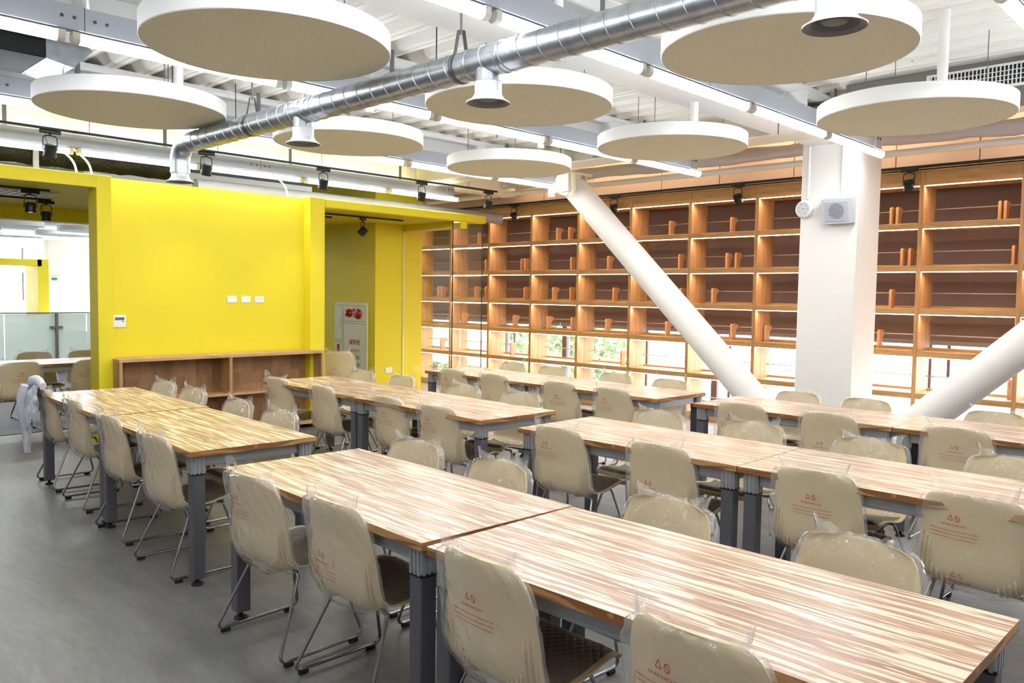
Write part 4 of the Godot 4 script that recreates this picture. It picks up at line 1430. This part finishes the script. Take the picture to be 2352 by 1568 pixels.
func seat_pad_mesh() -> ArrayMesh:
	var m := MB.new()
	var rows := []
	for j in 19:
		var row := []
		for i in 17:
			var u := -0.9 + 1.8 * i / 16.0
			var v := lerpf(0.10, 0.46, j / 18.0)
			var p := shell_point(u, v)
			var e := minf(minf(i, 16 - i) / 2.0, minf(j, 18 - j) / 2.0)
			row.append(p[0] + p[1] * (0.001 + 0.012 * smoothstep(0.0, 1.0, e)))
		rows.append(row)
	m.grid(rows)
	return m.mesh(M.seat_pad)

# a loose clear bag pulled over the backrest; ears stand up at the corners
func bag_mesh(sd: int) -> ArrayMesh:
	var nz := noise(1.0, sd, 3)
	var fold := noise(1.0, sd + 5, 2)
	var rows := []
	var uvs := []
	var around := 56
	var up := 30
	var ear_l := 0.045 + 0.06 * absf(nz.get_noise_1d(3.3))
	var ear_r := 0.03 + 0.06 * absf(nz.get_noise_1d(9.1))
	for j in up + 1:
		var t := float(j) / up
		var row := []
		var uvr := []
		for i in around + 1:
			var a := TAU * (i % around) / around
			var u := cos(a)
			var s := sin(a)                  # > 0: behind the back, < 0: in front of it
			var v := lerpf(0.50, 1.0, minf(t / 0.93, 1.0))
			var uu := clampf(u * 1.02, -1.0, 1.0)
			var q := shell_point(uu, v)
			var gap := 0.010 + 0.010 * (1.0 - absf(u)) * smoothstep(0.15, 0.6, 1.0 - t)
			var depth := signf(s) * pow(absf(s), 0.35)
			var p: Vector3 = q[0] - q[1] * (0.004 + depth * gap + (0.014 if s > 0 else 0.0))
			p.x += u * 0.008 + 0.004 * u * absf(u)
			var f := fold.get_noise_3d(u * 5.0 + s * 2.0, t * 3.0 + u * 2.0, s * 1.5)
			f = (0.5 - absf(f) * 1.6) * (0.010 + 0.012 * smoothstep(0.5, 1.0, t))
			p += v3(u * 0.3, 0, s).normalized() * maxf(f, -0.004)
			if t > 0.93:
				# above the top edge: the two sides come together in a crumpled seam
				var w := (t - 0.93) / 0.07
				var topy := 0.010 + ear_l * pow(clampf(-u, 0.0, 1.0), 3.5) + ear_r * pow(clampf(u, 0.0, 1.0), 3.5) + 0.012 * nz.get_noise_2d(u * 6.0, 2.0)
				p.y += w * topy
				p.z += w * (0.015 * nz.get_noise_2d(u * 5.0, 8.0) - s * gap * 0.9)
				p.x += w * u * 0.022 * pow(absf(u), 3.0)
			p.y += 0.012 * nz.get_noise_2d(u * 2.5, s * 2.5) * (1.0 - t) * 2.0 * smoothstep(0.3, 0.0, t)
			row.append(p)
			uvr.append(Vector2(float(i) / around * 2.0, t * 1.0))
		rows.append(row)
		uvs.append(uvr)
	var m := MB.new()
	m.grid(rows, false, uvs)
	return m.mesh(M.film)

# the red warning print, laid on the bag behind the back
func print_mesh(v_mid: float, u_mid: float) -> ArrayMesh:
	var m := MB.new()
	var lines := [["THIS BAG IS NOT A TOY", 0.0125, 0.012], ["WARNING: TO AVOID DANGER OF SUFFOCATION KEEP THIS BAG AWAY", 0.0078, -0.008], ["FROM BABIES AND CHILDREN DO NOT USE IN CRIBS BEDS CARRIAGES", 0.0078, -0.020], ["OR PLAYPENS THIS BAG IS NOT A TOY BEFORE THROWING AWAY", 0.0078, -0.032]]
	var flat := []
	for l in lines:
		var t := text_mesh(l[0], l[1] * 0.72, true)
		t.curve_step = 8.0
		for p in t.get_faces():
			flat.append(Vector2(p.x, p.y + l[2]))
	# triangle mark and round mark
	var marks := []
	for k in 3:
		var a0 := PI / 2 + TAU * k / 3.0
		var a1 := a0 + TAU / 3.0
		var p0 := Vector2(cos(a0), sin(a0)) * 0.011 + Vector2(-0.014, 0.034)
		var p1 := Vector2(cos(a1), sin(a1)) * 0.011 + Vector2(-0.014, 0.034)
		marks.append([p0, p1])
	for k in 14:
		var a0 := TAU * k / 14.0
		var a1 := TAU * (k + 1) / 14.0
		marks.append([Vector2(cos(a0), sin(a0)) * 0.009 + Vector2(0.014, 0.034), Vector2(cos(a1), sin(a1)) * 0.009 + Vector2(0.014, 0.034)])
	marks.append([Vector2(0.008, 0.040), Vector2(0.020, 0.028)])
	for q in marks:
		var d: Vector2 = (q[1] - q[0]).normalized()
		var n := Vector2(-d.y, d.x) * 0.0012
		for p in [q[0] - n, q[1] - n, q[1] + n, q[0] - n, q[1] + n, q[0] + n]:
			flat.append(p)
	# lay it on: seen from behind, text x runs along +x of the chair
	for k in range(0, flat.size(), 3):
		var tri3 := []
		for e in 3:
			var p: Vector2 = flat[k + e]
			var v := v_mid + p.y / 0.74
			var u := u_mid + p.x / 0.22
			var q := shell_point(u, v)
			tri3.append(q[0] - q[1] * 0.038)
		m.tri(tri3[0], tri3[1], tri3[2])
	return m.mesh(M.film_print)

func frame_mesh(sg: float) -> ArrayMesh:
	var path := fillet([v3(sg * 0.165, 0.368, -0.14), v3(sg * 0.185, 0.355, -0.15), v3(sg * 0.262, 0.021, 0.0), v3(sg * 0.262, 0.021, -0.445), v3(sg * 0.185, 0.375, -0.345), v3(sg * 0.165, 0.388, -0.34)], 0.05, 6)
	return MB.new().tube(path, 0.0075, 10).mesh(M.chrome)

func chair_proto(kind: int) -> Node3D:
	var o := Node3D.new()
	var sh: ArrayMesh = parts_of_chair.shell
	obj("shell", sh, null, o)
	obj("seat_pad", parts_of_chair.pad, null, o)
	for k in 2:
		obj("sled_leg", parts_of_chair.legs[k], null, o)
	obj("cross_rod", parts_of_chair.rods, null, o)
	for k in 4:
		obj("foot_pad", parts_of_chair.foot, null, o, v3([-0.262, 0.262, -0.262, 0.262][k], 0.0, [-0.05, -0.05, -0.39, -0.39][k]))
	var b := obj("plastic_cover", parts_of_chair.bags[kind], null, o)
	obj("printed_warning", parts_of_chair.prints[kind % 3], null, b)
	if kind != 1:
		obj("printed_warning", parts_of_chair.prints[3], null, b)
	return o

var parts_of_chair := {}

func build_chairs() -> void:
	make_profile()
	var rods := MB.new()
	for z in [-0.155, -0.335]:
		var ry := 0.362 if z > -0.2 else 0.384
		rods.tube([v3(-0.17, ry, z), v3(0.17, ry, z)], 0.007, 8)
	parts_of_chair = {
		"shell": shell_mesh(), "pad": seat_pad_mesh(), "legs": [frame_mesh(-1.0), frame_mesh(1.0)], "rods": rods.mesh(M.chrome),
		"foot": bx(v3(-0.010, 0.0, -0.022), v3(0.010, 0.016, 0.022), 0.003).mesh(M.rubber),
		"bags": [bag_mesh(700), bag_mesh(713), bag_mesh(731), bag_mesh(752)],
		"prints": [print_mesh(0.86, -0.28), print_mesh(0.74, -0.2), print_mesh(0.84, 0.0), print_mesh(0.60, -0.2)]}
	var protos := []
	for k in 4:
		protos.append(chair_proto(k))
	# top middle of each backrest (x, z); near rows face away from the viewer, far rows face the viewer
	var rows := [
		["near", "front right", [[-3.28, -1.70], [-2.66, -1.72], [-1.79, -1.68], [-1.03, -1.68]]],
		["far", "front right", [[-3.41, -2.79], [-2.73, -2.76], [-1.76, -2.74], [-1.03, -2.77]]],
		["near", "front left", [[-7.15, -1.98], [-6.36, -1.94], [-5.42, -1.86], [-4.58, -1.80]]],
		["far", "front left", [[-7.03, -2.93], [-6.39, -2.90], [-5.52, -2.84], [-4.86, -2.80]]],
		["near", "middle left", [[-6.80, -3.82], [-6.00, -3.79], [-5.06, -3.78], [-4.43, -3.75]]],
		["far", "middle left", [[-6.81, -4.84], [-6.18, -4.86], [-5.22, -4.79], [-4.54, -4.80]]],
		["near", "middle right", [[-3.24, -3.70], [-2.50, -3.70], [-1.62, -3.70], [-0.95, -3.72]]],
		["far", "middle right", [[-3.2, -4.79], [-2.51, -4.84], [-1.75, -4.78], [-1.04, -4.8]]],
		["near", "back left", [[-6.46, -5.69], [-5.82, -5.68], [-4.93, -5.66], [-4.31, -5.65]]],
		["far", "back left", [[-6.64, -6.86], [-5.99, -6.82], [-5.09, -6.8], [-4.39, -6.74]]],
		["near", "back right", [[-3.06, -5.64], [-2.38, -5.64], [-1.55, -5.64], [-0.80, -5.64]]],
		["far", "back right", [[-3.09, -6.74], [-2.5, -6.72], [-1.58, -6.71], [-0.85, -6.71]]]]
	var nth := ["first", "second", "third", "fourth"]
	var rng := RandomNumberGenerator.new()
	rng.seed = 12
	var c := 0
	for r in rows:
		for k in r[2].size():
			var q: Array = r[2][k]
			var near: bool = r[0] == "near"
			add_chair(protos[c % 4], v3(q[0], 0, q[1]), (0.0 if near else PI) + rng.randf_range(-0.06, 0.06), "wrapped cream chair, %s from left, %s side of the %s tables" % [nth[k], r[0], r[1]], "wrapped chairs at the %s tables" % r[1])
			c += 1
	add_chair(protos[1], v3(-9.22, 0, -6.12), 0.85, "cream wrapped chair standing alone behind the low bookcase end", "")
	add_chair(protos[2], v3(-9.78, 0, -2.52), PI / 2 + 0.1, "wrapped chair at the picture edge inside the pavilion", "wrapped chairs inside the pavilion")
	add_chair(protos[3], v3(-9.74, 0, -3.24), PI / 2, "wrapped chair partly behind the yellow post inside the pavilion", "wrapped chairs inside the pavilion")
	add_chair(protos[0], v3(-11.2, 0, -3.02), -PI / 2, "wrapped chair on the far side of the table inside the pavilion", "wrapped chairs inside the pavilion")
	add_chair(protos[1], v3(-11.2, 0, -3.60), -PI / 2, "second wrapped chair on the far side inside the pavilion, beside the post", "wrapped chairs inside the pavilion")
	for p in protos:
		p.queue_free()

func add_chair(proto: Node3D, at: Vector3, turn: float, label: String, group: String) -> void:
	var o: Node3D = proto.duplicate()
	o.name = numbered("wrapped_chair")
	add_child(o)
	o.position = at
	o.rotation.y = turn
	tag(o, label, "chair", group)

# ------------------------------------------------------------------ small things
func build_small_things() -> void:
	# a pale hooded jacket hung over the leftmost chair
	var h := thing("hooded_jacket", "pale grey hooded jacket hung over the leftmost chair back", "jacket", v3(-7.15, 0, -1.98))
	var nz := noise(1.0, 811, 3)
	var rows := []
	for j in 25:
		var t := j / 24.0
		var row := []
		for i in 29:
			var s := -1.0 + 2.0 * i / 28.0
			# over the top edge: s < 0 in front, s > 0 behind
			var fall := absf(s)
			var x := lerpf(-0.25, 0.06, t) - 0.05 * fall * (1.0 - t)
			var f := nz.get_noise_2d(t * 5.0, s * 2.2)
			var y := 0.822 - 0.012 * (1.0 - t) - pow(fall, 1.3) * (0.40 if s > 0 else 0.25) * (1.0 - 0.5 * t)
			var z := signf(s) * (0.020 + 0.035 * minf(fall * 2.0, 1.0)) + 0.03 * f
			row.append(v3(x + 0.02 * f, y + 0.015 * f, z))
		rows.append(row)
	obj("body_cloth", MB.new().grid(rows), M.hoodie, h)
	var sl := []
	for k in 9:
		var t := k / 8.0
		sl.append(v3(-0.25 - 0.05 * sin(t * 2.0), 0.80 - 0.50 * t, 0.05 + 0.02 * sin(t * 5.0)))
	obj("sleeve", limp_tube(sl, 0.050, 0.040, nz), M.hoodie, h)
	obj("cuff", limp_tube([sl[7] + v3(0, -0.02, 0), sl[8], sl[8] + v3(0.0, -0.06, 0.0)], 0.034, 0.034, nz), M.hoodie, h)
	var hd := []
	for k in 7:
		var t := k / 6.0
		hd.append(v3(-0.22 + 0.30 * t, 0.815 + 0.035 * sin(t * PI), 0.012))
	obj("hood", limp_tube(hd, 0.048, 0.036, nz), M.hoodie, h)

func limp_tube(path: Array, r0: float, r1: float, nz: FastNoiseLite) -> MB:
	var rows := []
	for k in path.size():
		var d: Vector3 = (path[mini(k + 1, path.size() - 1)] - path[maxi(k - 1, 0)]).normalized()
		var side := d.cross(Vector3.BACK if absf(d.z) < 0.9 else Vector3.UP).normalized()
		var oth := d.cross(side)
		var r := lerpf(r0, r1, float(k) / (path.size() - 1))
		if k == 0 or k == path.size() - 1:
			r *= 0.9
		var row := []
		for s in 17:
			var a := TAU * (s % 16) / 16.0
			var rr := r * (1.0 + 0.30 * nz.get_noise_3d(k * 0.9, 2.0 * cos(a), 2.0 * sin(a)))
			row.append(path[k] + side * cos(a) * rr + oth * sin(a) * rr * 0.75)
		rows.append(row)
	var m := MB.new().grid(rows)
	for e in [0, rows.size() - 1]:
		var c: Vector3 = path[e]
		for s in 16:
			if e == 0:
				m.tri(c, rows[e][s + 1], rows[e][s])
			else:
				m.tri(c, rows[e][s], rows[e][s + 1])
	return m

# ------------------------------------------------------------------ beyond the pavilion
func build_far_hall() -> void:
	# frosted glass balustrade of the open well
	var b := thing("glass_balustrade", "frosted glass balustrade with steel posts seen through the left opening", "balustrade", v3(-17.6, 0, -4.6))
	obj("top_rail", bx(v3(-0.03, 1.075, -2.6), v3(0.03, 1.10, 3.2), 0.006), M.strap, b)
	for k in 4:
		obj("pane", bx(v3(-0.008, 0.05, -2.55 + k * 1.45), v3(0.008, 1.07, -1.12 + k * 1.45)), M.frosted_glass, b)
	for z in [-2.0, -0.55, 0.9]:
		var po := obj("post", bx(v3(0.02, 0.0, z - 0.025), v3(0.07, 1.08, z + 0.025), 0.004), M.strap, b)
		obj("clamp", bx(v3(0.0, 0.78, z - 0.11), v3(0.06, 0.83, z + 0.11), 0.004), M.strap, po)
	# discs and light lines over the corridor
	var dm := MB.new().lathe([Vector2(0.0, 0.0), Vector2(0.6, 0.0), Vector2(0.6, 0.10), Vector2(0.0, 0.10)], 48).mesh(M.disc_rim)
	var ds := [[-15.3, -4.75], [-18.6, -4.65], [-20.8, -6.3], [-18.9, -6.2], [-22.4, -5.7]]
	for k in ds.size():
		var o := obj("ceiling_disc", dm, null, null, v3(ds[k][0], 2.80, ds[k][1]))
		tag(o, "distant white disc seen through the left opening, %s" % ["nearest and highest", "second in depth at the edge", "deepest beside the post", "third in depth", "farthest at the edge"][k], "ceiling disc", "distant discs behind the pavilion")
	var ls := [[-13.6, -3.2], [-15.6, -3.6], [-19.6, -6.3], [-21.6, -6.4], [-23.0, -6.6], [-24.0, -5.4]]  # nearest two are unseen, placed to light the frosted balustrade
	for k in ls.size():
		var o := thing("light_batten", "distant glowing batten behind the pavilion, %s in depth" % NTH[k], "light", v3(ls[k][0], 2.88, ls[k][1]), 0, "distant battens behind the pavilion")
		obj("housing", bx(v3(-0.015, 0.0, -1.2), v3(0.015, 0.62, 1.2)), M.trunking, o)
		var t := obj("diffuser_tube", bx(v3(-0.03, -0.03, -1.2), v3(0.03, 0.0, 1.2)), M.tube_glow, o)
		area_light(t, "tube_light", v3(0, -0.035, 0), Vector2(0.06, 2.3), 5.0, Color(1, 1, 1))
	# far yellow frame, columns and windows across the well
	var f := thing("far_yellow_frame", "distant yellow frame across the well, seen through the left opening", "frame", v3(-36.5, 0, -10.3), 0, "", "structure")
	obj("lintel", bx(v3(-0.4, 2.42, 0.1), v3(0, 2.69, 6.0)), M.yellow, f)
	obj("post", bx(v3(-1.6, 0, -0.15), v3(0, 2.69, 0.25)), M.yellow, f)
	structure("far_column", bx(v3(-37.4, 0, -11.35), v3(-36.9, 3.5, -10.55)), M.wall_white, "distant white column beside the far yellow frame", "column")
	structure("far_brace", MB.new().tube([v3(-30.0, 3.4, -10.35), v3(-29.6, 0.0, -11.1)], 0.22, 20), M.wall_white, "distant white slanting column behind the yellow post", "column")
	structure("wall_far", bx(v3(-46, 0, -12.3), v3(-45.8, 0.9, 5.0)), M.wall_white, "low far wall below the distant windows", "wall")
	structure("wall_far_band", bx(v3(-46, 2.3, -12.3), v3(-45.8, 2.62, 5.0)), M.wall_white, "pale band between the distant windows", "wall")
	structure("wall_north", bx(v3(-46, 0, -12.4), v3(-12.7, 3.75, -12.2)), M.wall_white, "white wall along the far hall", "wall")
	var w := thing("window_20", "distant bright windows at the end of the far hall", "window", v3(-45.9, 0, 0), 0, "", "structure")
	for k in 12:
		obj("mullion", bx(v3(-0.05, 0.9, -12.0 + k * 1.5), v3(0.05, 3.5, -11.92 + k * 1.5)), M.window_frame, w)
	var sg := thing("exit_sign", "tiny green exit sign on the distant column", "sign", v3(-36.88, 1.92, -10.75))
	obj("sign_face", bx(v3(0, -0.12, -0.22), v3(0.04, 0.12, 0.22)), M.plastic_white, sg)
	obj("green_arrow", MB.new().tube([v3(0.045, 0.0, 0.1), v3(0.045, 0.0, -0.1)], 0.05, 4), M.green_sign, sg)

# ------------------------------------------------------------------ outside the windows
func build_outside() -> void:
	structure("ground", bx(v3(-40, -4.2, -60), v3(30, -4.0, -10.4)), M.ground, "pale paving outside the windows", "ground")
	var rng := RandomNumberGenerator.new()
	rng.seed = 5
	var trees := [[-15.6, -15.0, 1.5, "leafy tree outside, left in the lower shelf gaps"], [-11.9, -14.6, 1.4, "leafy tree outside behind the middle lower shelves"], [-18.9, -16.0, 1.6, "leafy tree outside behind the glass corner"]]
	for q in trees:
		var t := thing("tree", q[3], "tree", v3(q[0], -4.0, q[1]), 0, "trees outside the windows")
		obj("trunk", MB.new().tube([v3(0, 0, 0), v3(0.1, 2.2, 0), v3(0, 4.2, 0.1)], 0.13, 10), M.bark, t)
		for e in 2:
			var m := MB.new()
			for k in 1600:
				var d := v3(rng.randfn(), rng.randfn(), rng.randfn()).normalized() * pow(rng.randf(), 0.4)
				var p := v3(0, 4.4, 0) + d * v3(q[2], 1.5, q[2])
				var b := Basis.from_euler(v3(rng.randf() * TAU, rng.randf() * TAU, rng.randf() * TAU))
				var s := rng.randf_range(0.05, 0.10)
				m.quad(p + b * v3(-s, -s * 0.5, 0), p + b * v3(s, -s * 0.5, 0), p + b * v3(s, s * 0.5, 0), p + b * v3(-s, s * 0.5, 0))
			var o := obj("foliage", m, M.leaf_a if e == 0 else M.leaf_b, t)
			o.set_meta("kind", "stuff")
	var bl := thing("neighbour_building", "pale neighbouring building with grey windows outside", "building", v3(-6.5, -4.0, -24.0))
	obj("facade_wall", bx(v3(-9.0, 0, -3.0), v3(9.0, 12.0, 0.0)), M.facade, bl)
	for r in 4:
		for k in 7:
			var wi := obj("window", bx(v3(-8.0 + k * 2.4, 1.0 + r * 2.9, -0.02), v3(-6.6 + k * 2.4, 2.7 + r * 2.9, 0.05)), M.facade_glass, bl)
			obj("window_bar", bx(v3(-7.34 + k * 2.4, 1.0 + r * 2.9, 0.05), v3(-7.26 + k * 2.4, 2.7 + r * 2.9, 0.08)), M.facade, wi)
